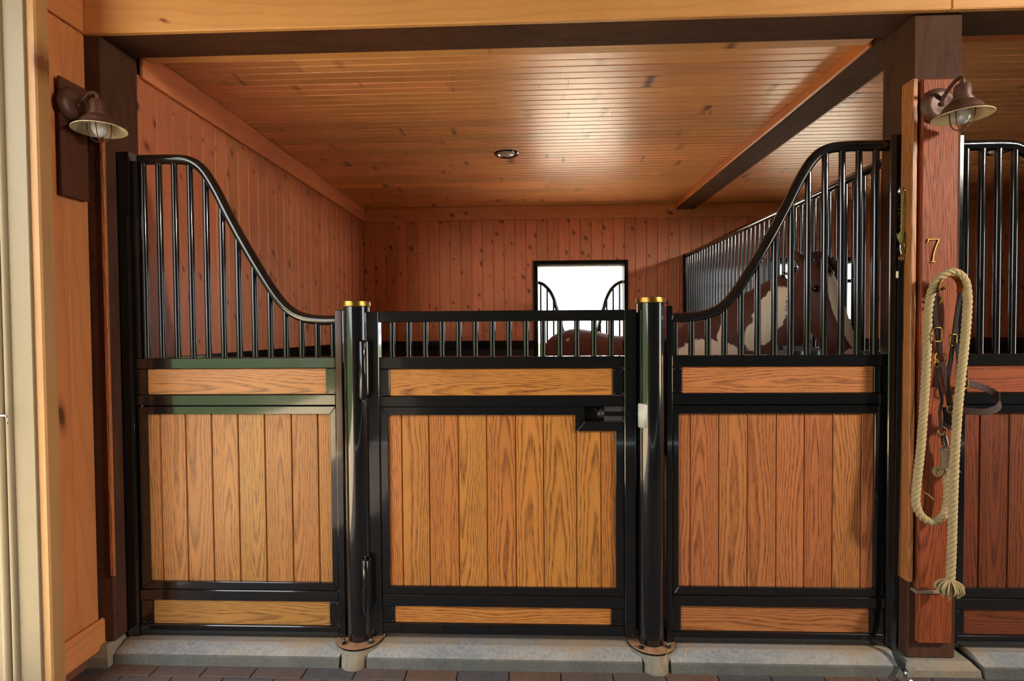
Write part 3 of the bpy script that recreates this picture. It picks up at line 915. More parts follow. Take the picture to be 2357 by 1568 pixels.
kn = link('latch_knob', lathe_mesh([(0.0, -0.017), (0.009, -0.0155), (0.0165, -0.009), (0.0195, 0.0), (0.0165, 0.009), (0.011, 0.0145), (0.0, 0.017)], 24, KNOB), KNOB, t, (0.310, 0.004, 1.102), rot=(0, math.pi / 2, 0), label='round black latch knob')
tip = rod('bolt_tip', t, (0.466, 0.018, 1.100), (0.476, 0.018, 1.100), 0.0045, STEEL)
def hinge(zc, ztop, zmid, zbot):
    h = tube('hinge', t, [(-0.746, -0.040, zbot - .010), (-0.746, -0.040, zbot), (-0.746, -0.040, zmid)], [0.008, 0.017, 0.017], BLACK, 16, label='black barrel hinge')
    tube('hinge_pin', h, [(-0.746, -0.040, zmid + .0005), (-0.746, -0.040, ztop - .010), (-0.746, -0.040, ztop - .003), (-0.746, -0.040, ztop)], [0.0145, 0.0145, 0.010, 0.003], BLACK, 16)
    tube('grease_tip', h, [(-0.746, -0.040, zbot - .020), (-0.746, -0.040, zbot - .010)], [0.0015, 0.004], BRASS, 8)
    box('hinge_leaf', h, -0.737, -0.722, -0.046, -0.0045, zbot + .01, ztop - .004, BLACK, 0.004)
hinge(1.31, 1.440, 1.304, 1.182)
hinge(0.33, 0.456, 0.330, 0.215)

# --- round posts
def round_post(cx, label, strike=False, ptop=1.592):
    PY = 0.015
    t = thing('round_post', label, 'post', (cx, PY, 0.07), 'round gate posts')
    P = [(0.0575, 0.0), (0.0575, 1.0)]
    link('tube', lathe_mesh([(0.0585, 0.0), (0.0585, ptop - 0.0765)], 48, BLACK), BLACK, t, (cx, PY, 0.0765))
    z = ptop
    link('brass_cap', lathe_mesh([(0.0605, -0.004), (0.0635, -0.001), (0.0635, 0.017), (0.0625, 0.0205), (0.058, 0.0225), (0.05, 0.0235), (0.0, 0.024)], 48, BRASS), BRASS, t, (cx, PY, z), label='flat aged brass cap')
    pl = link('base_plate', lathe_mesh([(0.0, 0.0), (0.106, 0.0), (0.106, 0.007), (0.104, 0.008), (0.0, 0.008)], 40, RUST, smooth=False), RUST, t, (cx, PY, 0.0685), label='rusty round base plate')
    link('plate_edge', lathe_mesh([(0.1065, 0.0005), (0.1085, 0.0015), (0.1085, 0.006), (0.1065, 0.007)], 40, BLACK), BLACK, pl, (cx, PY, 0.0685))
    for k in range(4):
        a = math.radians(45 + 90 * k + 4)
        nut = lathe_mesh([(0.0, 0.0), (0.011, 0.0), (0.011, 0.009), (0.008, 0.010), (0.0065, 0.018), (0.004, 0.021), (0.0, 0.022)], 6 if False else 12, DARKSTEEL if k % 2 else BLACK)
        link('anchor_nut', nut, None, t, (cx + 0.084 * math.cos(a), PY + 0.084 * math.sin(a), 0.0765))
    return t
round_post(-0.790, 'round black steel post with brass cap at the hinge side of the door')
rp = round_post(0.534, 'round black steel post with brass cap at the latch side of the door', ptop=1.597)
box('light_leak_strip', rp, 0.452, 0.500, 0.050, 0.058, 0.10, 1.555, BLACK, 0.001)  # strip added behind the door gap to block a bright light leak
V = []; F = []
for i, a in enumerate([math.radians(-165 + 6 * k) for k in range(9)]):
    edge = 0.0 if 1 < i < 7 else 0.006
    for rr in (0.0585, 0.0625):
        for zz in (1.044 + (0.006 if i in (0, 8) else 0), 1.150 - (0.006 if i in (0, 8) else 0)):
            V.append((0.534 + rr * math.cos(a), 0.015 + rr * math.sin(a), zz))
n_ = 9
for i in range(n_ - 1):
    o0, o1 = i * 4, (i + 1) * 4
    F += [[o0 + 2, o0 + 3, o1 + 3, o1 + 2], [o0, o1, o1 + 1, o0 + 1], [o0, o0 + 2, o1 + 2, o1], [o0 + 1, o1 + 1, o1 + 3, o0 + 3]]
F += [[0, 1, 3, 2], [(n_ - 1) * 4 + 2, (n_ - 1) * 4 + 3, (n_ - 1) * 4 + 1, (n_ - 1) * 4]]
solid('strike_plate', rp, V, F, IVORY, True, 'ivory latch strike plate')
def pier2(cx, label):
    V = []; F = []
    prof = [(0.084, -0.011, -0.124), (0.085, 0.012, -0.120), (0.090, 0.034, -0.110), (0.099, 0.056, -0.098), (0.106, 0.068, -0.094)]
    seg = 24
    for hw, z, yf in prof:
        for k in range(seg + 1):
            a = math.pi * k / seg
            V.append((cx + hw * math.cos(a), 0.015 - (0.015 - yf) * math.sin(a), z))
        V.append((cx - min(hw, 0.097), 0.20, z)); V.append((cx + min(hw, 0.097), 0.20, z))
    n = seg + 3
    for i in range(len(prof) - 1):
        for k in range(n):
            k2 = (k + 1) % n
            F.append([i * n + k, (i + 1) * n + k, (i + 1) * n + k2, i * n + k2])
    F.append(list(range(n))); F.append([(len(prof) - 1) * n + k for k in range(n)][::-1])
    return tag(solid('concrete_pier', None, V, F, CONC_D, False), label, 'pier')
pier2(-0.790, 'flared concrete pier under the hinge-side round post')
pier2(0.534, 'flared concrete pier under the latch-side round post')

# --- oak boards on the right post
pb = thing('post_board', 'tall reddish oak board fixed to the front of the right post', 'board', (1.70, -0.07, 0.14))
box('plank', pb, 1.628, 1.779, -0.086, -0.0585, 0.366, 2.508, wood('red_oak', 'Z'), 0.006)
box('plank', pb, 1.636, 1.775, -0.086, -0.0585, 0.135, 0.352, wood('red_oak', 'Z'), 0.006)
box('ledge', pb, 1.618, 1.730, -0.094, -0.0585, 0.3525, 0.3655, wood('weathered', 'X'), 0.003, 'grey weathered ledge across the board')
sb = box('side_strip', None, 1.588, 1.6095, -0.088, -0.02, 0.40, 2.509, wood('russet_oak', 'Z'), 0.003)
tag(sb, 'narrow pine strip along the left side of the numbered board', 'strip')
sl = box('side_strip', None, -1.884, -1.866, -0.090, -0.076, 0.39, 2.40, wood('russet_oak', 'Z'), 0.003)
tag(sl, 'narrow orange pine strip on the left timber post', 'strip')

# ================================================================== PARTITION BETWEEN STALLS
XG = 1.705
t = thing('bar_partition', 'black barred partition running back between the two stalls', 'partition', (XG, 1.8, 0.06))
box('post', t, XG - .03, XG + .03, 0.150, 0.205, 0.06, 2.29, BLACK, 0.003)
box('post', t, XG - .03, XG + .03, YB - .080, YB - .025, 0.06, 2.29, BLACK, 0.003)
tube('top_rail', t, [(XG, 0.205, 2.272), (XG, YB - .08, 2.272)], 0.0225, BLACK, 16)
box('rail', t, XG - .025, XG + .025, 0.205, YB - .08, 1.311, 1.361, BLACK, 0.003)
box('rail', t, XG - .025, XG + .025, 0.205, YB - .08, 0.073, 0.123, BLACK, 0.003)
yy = 0.262
while yy < YB - 0.10:
    rod('bar', t, (XG, yy, 1.36), (XG, yy, 2.262), 0.0125, BLACK, 12)
    yy += 0.0762
yy = 0.206
k = 0
while yy < YB - 0.20:
    o = link('plank', box_mesh(0.030, 0.119, 1.186, 0.004, wood('kick_oak', 'Z')), None, t, (XG, yy + .06, 0.717))
    yy += 0.12

# ================================================================== WINDOWS
def yoke_window(n, wx, WZ, yoke=True):
    w = setting('window_%d' % n, ((wx[0] + wx[1]) / 2, YB, WZ[0]))
    f = 0.044
    y0, y1 = YB - 0.032, YB + 0.03
    box('window_frame', w, wx[0], wx[0] + f, y0, y1, WZ[0], WZ[1], BLACK, 0.004)
    box('window_frame', w, wx[1] - f, wx[1], y0, y1, WZ[0], WZ[1], BLACK, 0.004)
    box('window_frame', w, wx[0] + f, wx[1] - f, y0, y1, WZ[1] - f, WZ[1], BLACK, 0.004)
    box('window_frame', w, wx[0] + f, wx[1] - f, y0, y1, WZ[0], WZ[0] + f, BLACK, 0.004)
    # white outer jamb
    yo = YB + 0.14
    for x0, x1, z0, z1 in ((wx[0] + .015, wx[0] + f + .006, WZ[0], WZ[1]), (wx[1] - f - .006, wx[1] - .015, WZ[0], WZ[1]), (wx[0] + f, wx[1] - f, WZ[1] - f - .022, WZ[1] - .01)):
        box('outer_jamb', w, x0, x1, y1 + .001, yo, z0, z1, PAINT_WHITE, 0.003)
    if not yoke:
        box('mid_rail', w, wx[0] + f, wx[1] - f, YB + .04, YB + .07, 1.965, 2.005, BLACK, 0.003)
        for k in range(1, 8):
            xb = wx[0] + f + (wx[1] - wx[0] - 2 * f) * k / 8
            rod('bar', w, (xb, YB + .055, WZ[0] + f), (xb, YB + .055, WZ[1] - f), 0.0095, BLACK, 10)
        return
    # steel yoke grille, two swooping halves
    y = YB + 0.06
    a, b = wx[0] + f, wx[1] - f
    z0 = WZ[0] + f
    C = [(0.0, 2.005), (0.055, 1.988), (0.105, 1.948), (0.150, 1.890), (0.190, 1.80), (0.215, 1.71), (0.245, 1.60), (0.280, 1.47), (0.315, 1.36), (0.38, 1.30), (0.478, 1.29)]
    for side in (0, 1):
        pts = [((a + c) if side == 0 else (b - c), y, z) for c, z in C]
        tube('yoke_rail', w, catmull(pts, 5), 0.021, BLACK, 12)
        for c in (0.036, 0.108, 0.180, 0.252, 0.324, 0.396):
            zt = curve_z(C, c)
            x = (a + c) if side == 0 else (b - c)
            rod('bar', w, (x, y, z0), (x, y, zt), 0.0115, BLACK, 10)
yoke_window(1, W1, WZ)
yoke_window(2, W2, WZ2, False)

# ================================================================== RECESSED LIGHTS
def recessed(x, y, label):
    t = thing('recessed_light', label, 'ceiling light', (x, y, CEIL))
    link('trim_ring', lathe_mesh([(0.098, 0.0), (0.098, -0.004), (0.090, -0.009), (0.072, -0.006), (0.060, -0.002), (0.056, 0.002)], 40, BLACK, closed_ends=False), None, t, (x, y, CEIL))
    link('eyeball_lens', lathe_mesh([(0.058, -0.002), (0.052, -0.010), (0.035, -0.017), (0.0, -0.020)], 32, LENS), None, t, (x + .006, y - .004, CEIL))
recessed(-0.179, 1.764, 'round black recessed light in the middle of the stall ceiling')
recessed(3.66, 1.92, 'round recessed light in the ceiling of the neighbouring stall')

# ================================================================== WALL LAMPS
def lamp(name_label, base, out, tilt_deg, reach=0.125, rise=0.030, K=0.76):
    """base: centre of the round backplate on its board, out: horizontal direction away from the board"""
    base = Vector(base); out = Vector(out).normalized()
    t = thing('wall_lamp', name_label, 'lamp', base, 'barn wall lamps')
    q = Vector((0, 0, 1)).rotation_difference(out)
    link('backplate', lathe_mesh([(0.070, 0.0), (0.072, 0.004), (0.070, 0.012), (0.062, 0.022), (0.052, 0.027), (0.044, 0.029), (0.036, 0.026), (0.0, 0.024)], 36, BRONZE), None, t, base, rot=q.to_euler())
    link('boss', lathe_mesh([(0.010, 0.022), (0.010, 0.032), (0.006, 0.036), (0.0, 0.037)], 16, BRONZE), None, t, base, rot=q.to_euler())
    top = base + out * reach + Vector((0, 0, rise))
    up_ = Vector((0, 0, 1))
    arm = catmull([base + out * .02 + up_ * 0.012, base + out * .045 + up_ * (rise + .004), base + out * (reach * .62) + up_ * (rise + .026), base + out * (reach * .86) + up_ * (rise + .034), base + out * reach + up_ * (rise + .024), top + up_ * -.004], 6)
    tube('arm', t, arm, 0.0075, BRONZE, 12)
    # shade axis: straight down, kicked outwards a little
    side = out.cross(up_).normalized()
    ax = (Quaternion(side, math.radians(tilt_deg)) @ Vector((0, 0, 1)))
    qs = Vector((0, 0, 1)).rotation_difference(ax).to_euler()
    KZ = K * 1.30
    sc_ = lambda L_: [(r_ * K, z_ * KZ) for r_, z_ in L_]
    outer = [(0.012, 0.006), (0.030, 0.002), (0.036, -0.006), (0.0375, -0.030), (0.0385, -0.048), (0.043, -0.051), (0.043, -0.056), (0.049, -0.059), (0.049, -0.064), (0.057, -0.068), (0.072, -0.078), (0.083, -0.090), (0.088, -0.101), (0.104, -0.108), (0.124, -0.121), (0.1255, -0.123)]
    inner = [(0.1255, -0.1235), (0.122, -0.1222), (0.102, -0.1105), (0.086, -0.103), (0.080, -0.092), (0.068, -0.081), (0.050, -0.068), (0.036, -0.050), (0.034, -0.030)]
    sh = link('shade', lathe_mesh(sc_(outer), 48, BRONZE, closed_ends=False), None, t, top, rot=qs)
    link('shade_lining', lathe_mesh(sc_(inner), 48, CREAM, closed_ends=False), None, sh, top, label='cream enamel inside of the shade')
    tor = [(0.1262 * K * math.cos(2 * math.pi * k / 48), 0.1262 * K * math.sin(2 * math.pi * k / 48), -0.1232 * KZ) for k in range(48)]
    V, F = tube_data(tor, 0.0017, 6, True)
    link('shade_rim', mesh_from(V, F, True), CREAM, sh, top)
    link('bulb', lathe_mesh(sc_([(0.013, -0.045), (0.0135, -0.062), (0.020, -0.078), (0.0305, -0.092), (0.037, -0.108), (0.0365, -0.124), (0.030, -0.140), (0.017, -0.151), (0.0, -0.154)]), 28, BULB), None, sh, top)
    cage = []
    for a in (math.radians(25), math.radians(115)):
        pts = []
        for s in (-1, 1):
            seq = [(0.056 * s, -0.098), (0.055 * s, -0.125), (0.048 * s, -0.150), (0.034 * s, -0.166), (0.014 * s, -0.174)]
            if s > 0: seq = seq[::-1]
            pts += seq
        pts = catmull([(r * K * math.cos(a), r * K * math.sin(a), z * KZ) for r, z in pts], 5)
        V, F = tube_data(pts, 0.0022, 8)
        link('cage_wire', mesh_from(V, F, True), BRONZE, sh, top)
    return t
mb = box('lamp_board', None, XRW + .0165, XRW + .032, -0.238, -0.108, 2.05, 2.535, wood('stained_board', 'Z'), 0.003)
tag(mb, 'dark stained board behind the left wall lamp', 'board')
lamp('bronze barn lamp with cream-lined shade on the left return wall', (XRW + .0325, -0.185, 2.432), (1, 0, 0), 4, reach=0.108, rise=0.020)
lamp('bronze barn lamp with cream-lined shade above the brass number', (1.688, -0.0865, 2.392), (0, -1, 0), 0, rise=0.030)

# ================================================================== BRASS NUMBER 7
t = thing('house_number', 'brass number 7 on the oak post board', 'number', (1.676, -0.087, 1.80))
def seven():
    yb = -0.0867
    w = 0.0
    # outline of a serif 7 as three prisms joined in one mesh
    parts = [
        [(1.6495, 1.832), (1.6520, 1.832), (1.6570, 1.8425), (1.700, 1.8425), (1.700, 1.8455), (1.6540, 1.8455)],
        [(1.700, 1.8455), (1.6955, 1.8430), (1.6830, 1.812), (1.6745, 1.782), (1.6715, 1.752), (1.6770, 1.752), (1.6790, 1.782), (1.6870, 1.811)],
        [(1.6645, 1.752), (1.6645, 1.7490), (1.6850, 1.7490), (1.6850, 1.752)],
    ]
    bm = bmesh.new()
    for p in parts:
        me = prism_mesh(p, 'Y', 0.005, None)
        bm.from_mesh(me)
        bpy.data.meshes.remove(me)
    me = bpy.data.meshes.new('seven'); bm.to_mesh(me); bm.free()
    me.transform(Matrix.Translation((-1.676, 0, -1.80)))
    link('numeral', me, BRASS, t, (1.676, yb - .0025, 1.80))
seven()

# ================================================================== HALTER, HOOK AND LEAD ROPE
hkt = thing('halter_hook', 'brass halter hook with curved band on the oak board', 'hook', (1.67, -0.087, 1.60))
box('backplate', hkt, 1.660, 1.682, -0.092, -0.0866, 1.555, 1.650, BRASS, 0.004)
tube('stem', hkt, catmull([(1.671, -0.092, 1.625), (1.673, -0.12, 1.628), (1.683, -0.145, 1.640)], 6), 0.006, BRASS, 10)
tube('lower_hook', hkt, catmull([(1.671, -0.092, 1.588), (1.671, -0.118, 1.574), (1.676, -0.132, 1.580), (1.682, -0.136, 1.602)], 6), 0.0045, BRASS, 10)
band = [(1.690 + 0.046 * math.cos(a), -0.152, 1.637 + 0.050 * math.sin(a)) for a in [math.radians(-20 + 220 * k / 24) for k in range(25)]]
ribbon('band', hkt, band, (0, 1, 0), 0.030, 0.003, BRASS, 'arched brass band of the hook')
ring('ring', hkt, (1.668, -0.100, 1.615), 0.022, 0.0035, BRASS, (0.3, -1, 0.1))

hl = thing('halter', 'dark brown leather horse halter with brass rings hanging on the post', 'halter', (1.70, -0.10, 1.05))
def P2(lst, y): return catmull([(a, (y if not isinstance(y, list) else y[i]), b) for i, (a, b) in enumerate(lst)], 6)
ribbon('crown_strap', hl, P2([(1.722, 1.690), (1.690, 1.693), (1.662, 1.668), (1.648, 1.620), (1.646, 1.570), (1.648, 1.520), (1.658, 1.463), (1.666, 1.413), (1.673, 1.369)], [-.150, -.150, -.147, -.143, -.140, -.140, -.140, -.140, -.138]), (1, 0.25, 0), 0.021, 0.004, LEATHER_D)
ribbon('crown_strap', hl, P2([(1.722, 1.690), (1.745, 1.660), (1.752, 1.620), (1.752, 1.573), (1.744, 1.484), (1.738, 1.412), (1.731, 1.341), (1.720, 1.251)], [-.150, -.145, -.135, -.125, -.120, -.118, -.115, -.115]), (1, 0.3, 0), 0.021, 0.004, LEATHER_D)
rect_ring('buckle', hl, (1.653, -0.146, 1.448), 0.034, 0.056, 0.0030, BRASS)
rect_ring('buckle', hl, (1.735, -0.122, 1.425), 0.026, 0.046, 0.0030, BRASS)
ring('halter_ring', hl, (1.674, -0.138, 1.352), 0.026, 0.0033, BRASS, (0.1, -1, 0.2))
ring('halter_ring', hl, (1.660, -0.135, 1.330), 0.017, 0.0030, BRASS, (0.6, -1, 0.1))
ribbon('cheek_strap', hl, P2([(1.670, 1.338), (1.681, 1.290), (1.692, 1.228), (1.704, 1.160)], -.150), (1, 0.2, 0), 0.026, 0.005, LEATHER)
ribbon('cheek_strap', hl, P2([(1.660, 1.330), (1.658, 1.280), (1.671, 1.227), (1.680, 1.182), (1.673, 1.129), (1.679, 1.066)], -.138), (1, 0.4, 0), 0.016, 0.004, LEATHER)
rect_ring('square_ring', hl, (1.713, -0.150, 1.145), 0.038, 0.036, 0.0030, BRASS)
rect_ring('square_ring', hl, (1.764, -0.140, 1.248), 0.034, 0.040, 0.0030, BRASS)
nose = [(1.706, -.150, 1.150), (1.750, -.172, 1.142), (1.806, -.188, 1.139), (1.855, -.185, 1.152), (1.886, -.165, 1.178), (1.888, -.140, 1.205), (1.858, -.125, 1.228), (1.812, -.125, 1.243), (1.768, -.135, 1.256)]
ribbon('noseband', hl, catmull(nose, 8), (0.0, 0.25, 1), 0.026, 0.005, LEATHER)
ribbon('cheek_strap', hl, P2([(1.767, 1.262), (1.762, 1.306), (1.757, 1.359), (1.746, 1.413)], -.125), (1, 0.1, 0), 0.020, 0.004, LEATHER_D)
ribbon('chin_strap', hl, P2([(1.706, 1.150), (1.711, 1.109), (1.712, 1.062)], -.128), (1, 0, 0), 0.030, 0.005, LEATHER_D)
ring('chin_ring', hl, (1.690, -0.130, 1.046), 0.021, 0.0033, BRASS, (0.2, -1, 0))

lr = thing('lead_rope', 'thick twisted cotton lead rope looped over the hook with a frayed end', 'rope', (1.68, -0.13, 0.40))
ropeA = [(1.706, -.128, .955), (1.709, -.128, .894), (1.715, -.128, .822), (1.714, -.128, .755), (1.697, -.130, .700), (1.657, -.130, .674), (1.612, -.128, .696), (1.590, -.126, .750), (1.595, -.124, .839), (1.610, -.122, .984), (1.620, -.122, 1.145), (1.626, -.124, 1.288), (1.629, -.126, 1.431), (1.630, -.132, 1.574), (1.642, -.142, 1.650), (1.672, -.152, 1.690),
         (1.708, -.160, 1.700), (1.742, -.162, 1.672), (1.756, -.162, 1.615), (1.755, -.164, 1.536), (1.742, -.168, 1.396), (1.729, -.170, 1.274), (1.716, -.172, 1.134), (1.707, -.172, .958), (1.703, -.172, .781), (1.702, -.170, .603), (1.700, -.168, .480), (1.699, -.167, .440)]
path = catmull(ropeA, 14)
# resample evenly
def resample(P, step):
    out = [P[0].copy()]; acc = 0.0
    for a, b in zip(P, P[1:]):
        L = (b - a).length
        d = step - acc
        while d <= L:
            out.append(a.lerp(b, d / L)); d += step
        acc = (acc + L) % step
    return out
path = resample(path, 0.006)
T_, N_, B_ = frames(path)
for s in range(3):
    pts = []
    for i, p in enumerate(path):
        a = 2 * math.pi * (s / 3 + i * 0.006 / 0.062)
        pts.append(p + (N_[i] * math.cos(a) + B_[i] * math.sin(a)) * 0.0078)
    tube('strand', lr, pts, 0.0088, ROPE, 10)
def tassel(parent, c, down, n, L, spread, mat, name='fray'):
    V, F = [], []
    down = Vector(down).normalized()
    for i in range(n):
        a = rnd.uniform(0, 2 * math.pi); s = math.sqrt(rnd.random()) * spread
        side = Vector((math.cos(a), math.sin(a), 0))
        side = (side - down * side.dot(down)).normalized()
        p0 = Vector(c) + side * 0.010 * rnd.random()
        l = L * rnd.uniform(0.75, 1.1) * (1 - 0.3 * s / max(spread, 1e-6))
        p1 = p0 + down * l * 0.30 + side * s * 0.75
        p2 = p0 + down * l * 0.70 + side * s * 1.05
        p3 = p0 + down * l + side * s * 0.72
        tube_data(catmull([p0, p1, p2, p3], 3), [0.0026] * 9 + [0.001], 5, False, True, V, F)
    return solid(name, parent, V, F, mat, True, 'frayed rope end')
tassel(lr, (1.699, -.167, .452), (0, 0, -1), 110, 0.082, 0.040, ROPE, 'tassel')
tassel(lr, (1.690, -.126, .895), (-0.75, -0.1, -0.75), 26, 0.045, 0.012, ROPE)
tassel(lr, (1.725, -.126, .895), (0.75, -0.1, -0.55), 26, 0.042, 0.010, ROPE)
tube('whipping', lr, catmull([(1.702, -.130, .975), (1.706, -.129, .945), (1.708, -.128, .900)], 4), 0.020, ROPE_D, 12, label='soiled spliced rope below the snap')
sn = tube('snap', lr, catmull([(1.696, -.128, 1.030), (1.701, -.128, 1.012), (1.704, -.128, .992)], 5), 0.0115, DARKSTEEL, 12, label='dark steel snap')
ring('snap_eye', sn, (1.706, -.130, .972), 0.016, 0.0035, DARKSTEEL, (0.1, -1, 0))
ring('snap_loop', sn, (1.694, -.130, 1.036), 0.011, 0.003, DARKSTEEL, (0.8, -1, 0))

# ================================================================== TIE RING, TWINE AND STRAP ON THE POST
t = thing('tie_ring', 'shiny steel eye ring screwed into the right post', 'ring', (1.575, -0.05, 2.05))
ring('ring', t, (1.573, -0.052, 2.056), 0.0155, 0.0036, STEEL, (0.15, -1, 0.1))
rod('shank', t, (1.588, -0.050, 2.056), (1.6095, -0.046, 2.056), 0.0035, STEEL, 10)
tw = thing('hay_twine', 'knotted green hay twine hanging from the steel eye ring', 'twine', (1.573, -0.052, 1.84))
for dx in (-0.0035, 0.0035):
    tube('strand', tw, catmull([(1.573 + dx, -.055, 2.045), (1.573 + dx * .6, -.055, 2.00), (1.573 - dx * .5, -.055, 1.96), (1.573 + dx * .5, -.055, 1.91), (1.572, -.055, 1.865)], 6), 0.0022, TWINE, 6)
V, F = [], []
for i in range(60):
    p = Vector((1.568 + rnd.uniform(-.004, .004), -.055 + rnd.uniform(-.004, .004), 1.838))
    d = Vector((rnd.uniform(-.014, .008), rnd.uniform(-.008, .008), rnd.uniform(.02, .045)))
    tube_data([p, p + d * .6, p + d], [0.0016, 0.0013, 0.0006], 4, False, True, V, F)
solid('knot', tw, V, F, TWINE, True)
V, F = [], []
for i in range(34):
    z = rnd.uniform(1.80, 2.02)
    p = Vector((1.573, -.055, z))
    d = Vector((rnd.uniform(-.022, .016), rnd.uniform(-.012, .004), rnd.uniform(-.015, .015)))
    tube_data([p, p + d * .5 + Vector((0, 0, rnd.uniform(-.006, .006))), p + d], 0.00045, 4, False, True, V, F)
solid('loose_fibres', tw, V, F, TWINE, True)
cs = thing('cross_tie', 'black webbing cross tie with brass snap hanging down the right post', 'strap', (1.56, -0.05, 0.05))
hkp = [(1.573, -.055, 1.842), (1.581, -.055, 1.836), (1.5845, -.055, 1.822), (1.581, -.055, 1.806), (1.577, -.055, 1.790)]
tube('snap_hook', cs, catmull(hkp, 5), [0.003] * 6 + [0.0045] * 15, BRASS, 10, label='brass snap hook')
solid('snap_body', cs, *tube_data(catmull([(1.568, -.055, 1.838), (1.568, -.055, 1.815), (1.572, -.055, 1.788)], 4), [0.0035, 0.0045, 0.0055, 0.006, 0.006, 0.0055, 0.0055, 0.005, 0.004], 10), STEEL, True)
ring('snap_swivel', cs, (1.571, -.055, 1.772), 0.0105, 0.0028, BRASS, (0, -1, 0), sx=1.0)
ribbon('webbing', cs, catmull([(1.571, -.052, 1.764), (1.5715, -.050, 1.70), (1.572, -.048, 1.40), (1.570, -.048, 1.0), (1.566, -.048, .6), (1.560, -.050, .25), (1.553, -.060, .09), (1.550, -.13, .045)], 6), (1, 0.15, 0), 0.022, 0.004, BLACK_WEB)
lab = box('maker_tag', cs, 1.5475, 1.5575, -0.058, -0.056, 1.688, 1.716, WHITE_TAG, 0.0004, 'small white tag')
for k in range(4):
    zz = 1.692 + 0.0062 * k
    box('print_line', lab, 1.5495, 1.5555 - 0.001 * (k % 2), -0.0584, -0.05805, zz, zz + 0.0022, PRINT, 0)
fc = ring('lower_snap', cs, (1.548, -.135, .040), 0.013, 0.0032, STEEL, (1, -0.4, 0.2))
box('snap_gate', cs, 1.538, 1.556, -0.172, -0.158, 0.004, 0.034, STEEL, 0.004)
for dx in (-0.005, 0.005):
    rod('snap_prong', cs, (1.547 + dx, -0.162, 0.032), (1.547 + dx, -0.155, 0.050), 0.0018, STEEL, 8)

# ================================================================== WATERER BEHIND THE RIGHT PANEL
t = thing('stall_waterer', 'grey galvanised waterer box just inside the right stall panel', 'waterer', (1.235, 0.13, 1.20))
x0, x1, y0, y1, zt = 1.165, 1.320, 0.052, 0.19, 1.372
box('basin_wall', t, x0, x1, y0, y0 + .004, 1.20, zt, GALV, 0.001)
box('basin_wall', t, x0, x1, y1 - .004, y1, 1.20, zt + .022, GALV, 0.001)
box('basin_wall', t, x0, x0 + .004, y0 + .0045, y1 - .0045, 1.20, zt + .004, GALV, 0.001)
box('basin_wall', t, x1 - .004, x1, y0 + .0045, y1 - .0045, 1.20, zt + .004, GALV, 0.001)
box('basin_floor', t, x0 + .0045, x1 - .0045, y0 + .0045, y1 - .0045, 1.20, 1.204, GALV, 0.001)
V = [(x0 - .004, y0, zt + .001), (x1 + .004, y0, zt + .001), (x1 - .022, y1 - .03, zt + .020), (x0 + .022, y1 - .03, zt + .020)]
V += [(a, b, c + .003) for a, b, c in V]
solid('lid', t, V, [[3, 2, 1, 0], [4, 5, 6, 7], [0, 1, 5, 4], [1, 2, 6, 5], [2, 3, 7, 6], [3, 0, 4, 7]], GALV)

# ================================================================== HORSE
HO = Vector((0.42, 2.0, 0.06))                 # on the stall floor below the croup
hd = Vector((0.573, -0.819, 0.0)).normalized() # heading of the trunk
hr = Vector((hd.y, -hd.x, 0.0))                # its right-hand side
UPV = Vector((0, 0, 1))
def hp(s, t, z):                               # forward, to its right, height above datum
    return Vector((HO.x, HO.y, 0)) + hd * s + hr * t + UPV * z

HV, HF = [], []
def loft(secs, seg=20):
    """secs: (centre, u, v) with u, v half-axis vectors"""
    base = len(HV)
    for c, u, v in secs:
        for k in range(seg):
            a = 2 * math.pi * k / seg
            HV.append(Vector(c) + u * math.cos(a) + v * math.sin(a))
    n = len(secs)
    for i in range(n - 1):
        for k in range(seg):
            k2 = (k + 1) % seg
            HF.append([base + i * seg + k, base + i * seg + k2, base + (i + 1) * seg + k2, base + (i + 1) * seg + k])
    HF.append([base + k for k in range(seg)][::-1])
    HF.append([base + (n - 1) * seg + k for k in range(seg)])

# trunk
TR = [(-0.42, 1.20, .06, .10), (-0.38, 1.18, .15, .20), (-0.26, 1.18, .235, .27), (-0.08, 1.175, .275, .31), (0.12, 1.165, .275, .30), (0.35, 1.13, .285, .30), (0.58, 1.10, .295, .32), (0.80, 1.09, .285, .345),
      (1.00, 1.10, .255, .345), (1.13, 1.11, .235, .345), (1.28, 1.12, .22, .29), (1.42, 1.11, .175, .22), (1.48, 1.10, .10, .14)]
loft([(hp(s, 0, z), hr * w, UPV * h) for s, z, w, h in TR], 24)
# neck: from the withers up to the poll
NK = [hp(1.13, 0, 1.24), hp(1.30, 0.0, 1.36), hp(1.45, 0.0, 1.49), hp(1.60, 0.0, 1.615), hp(1.72, 0.0, 1.70)]
POLL = Vector((1.500, 0.52, 1.785)); MUZ = Vector((1.570, 0.262, 1.275))
NK = catmull([hp(1.13, 0, 1.22), hp(1.30, -0.01, 1.30), Vector((1.275, .805, 1.405)), Vector((1.385, .675, 1.540)), Vector((1.465, .570, 1.675))], 3)
wn = [.17, .155, .14, .13, .12, .112, .106, .101, .097, .093, .088, .083, .078]
dn = [.30, .305, .31, .31, .295, .285, .270, .252, .236, .220, .198, .175, .15]
secs = []
for i, c in enumerate(NK):
    d = (NK[min(i + 1, len(NK) - 1)] - NK[max(i - 1, 0)]).normalized()
    lat = d.cross(UPV).normalized()
    v = lat.cross(d).normalized()
    secs.append((c, lat * wn[i], v * dn[i]))
loft(secs, 22)
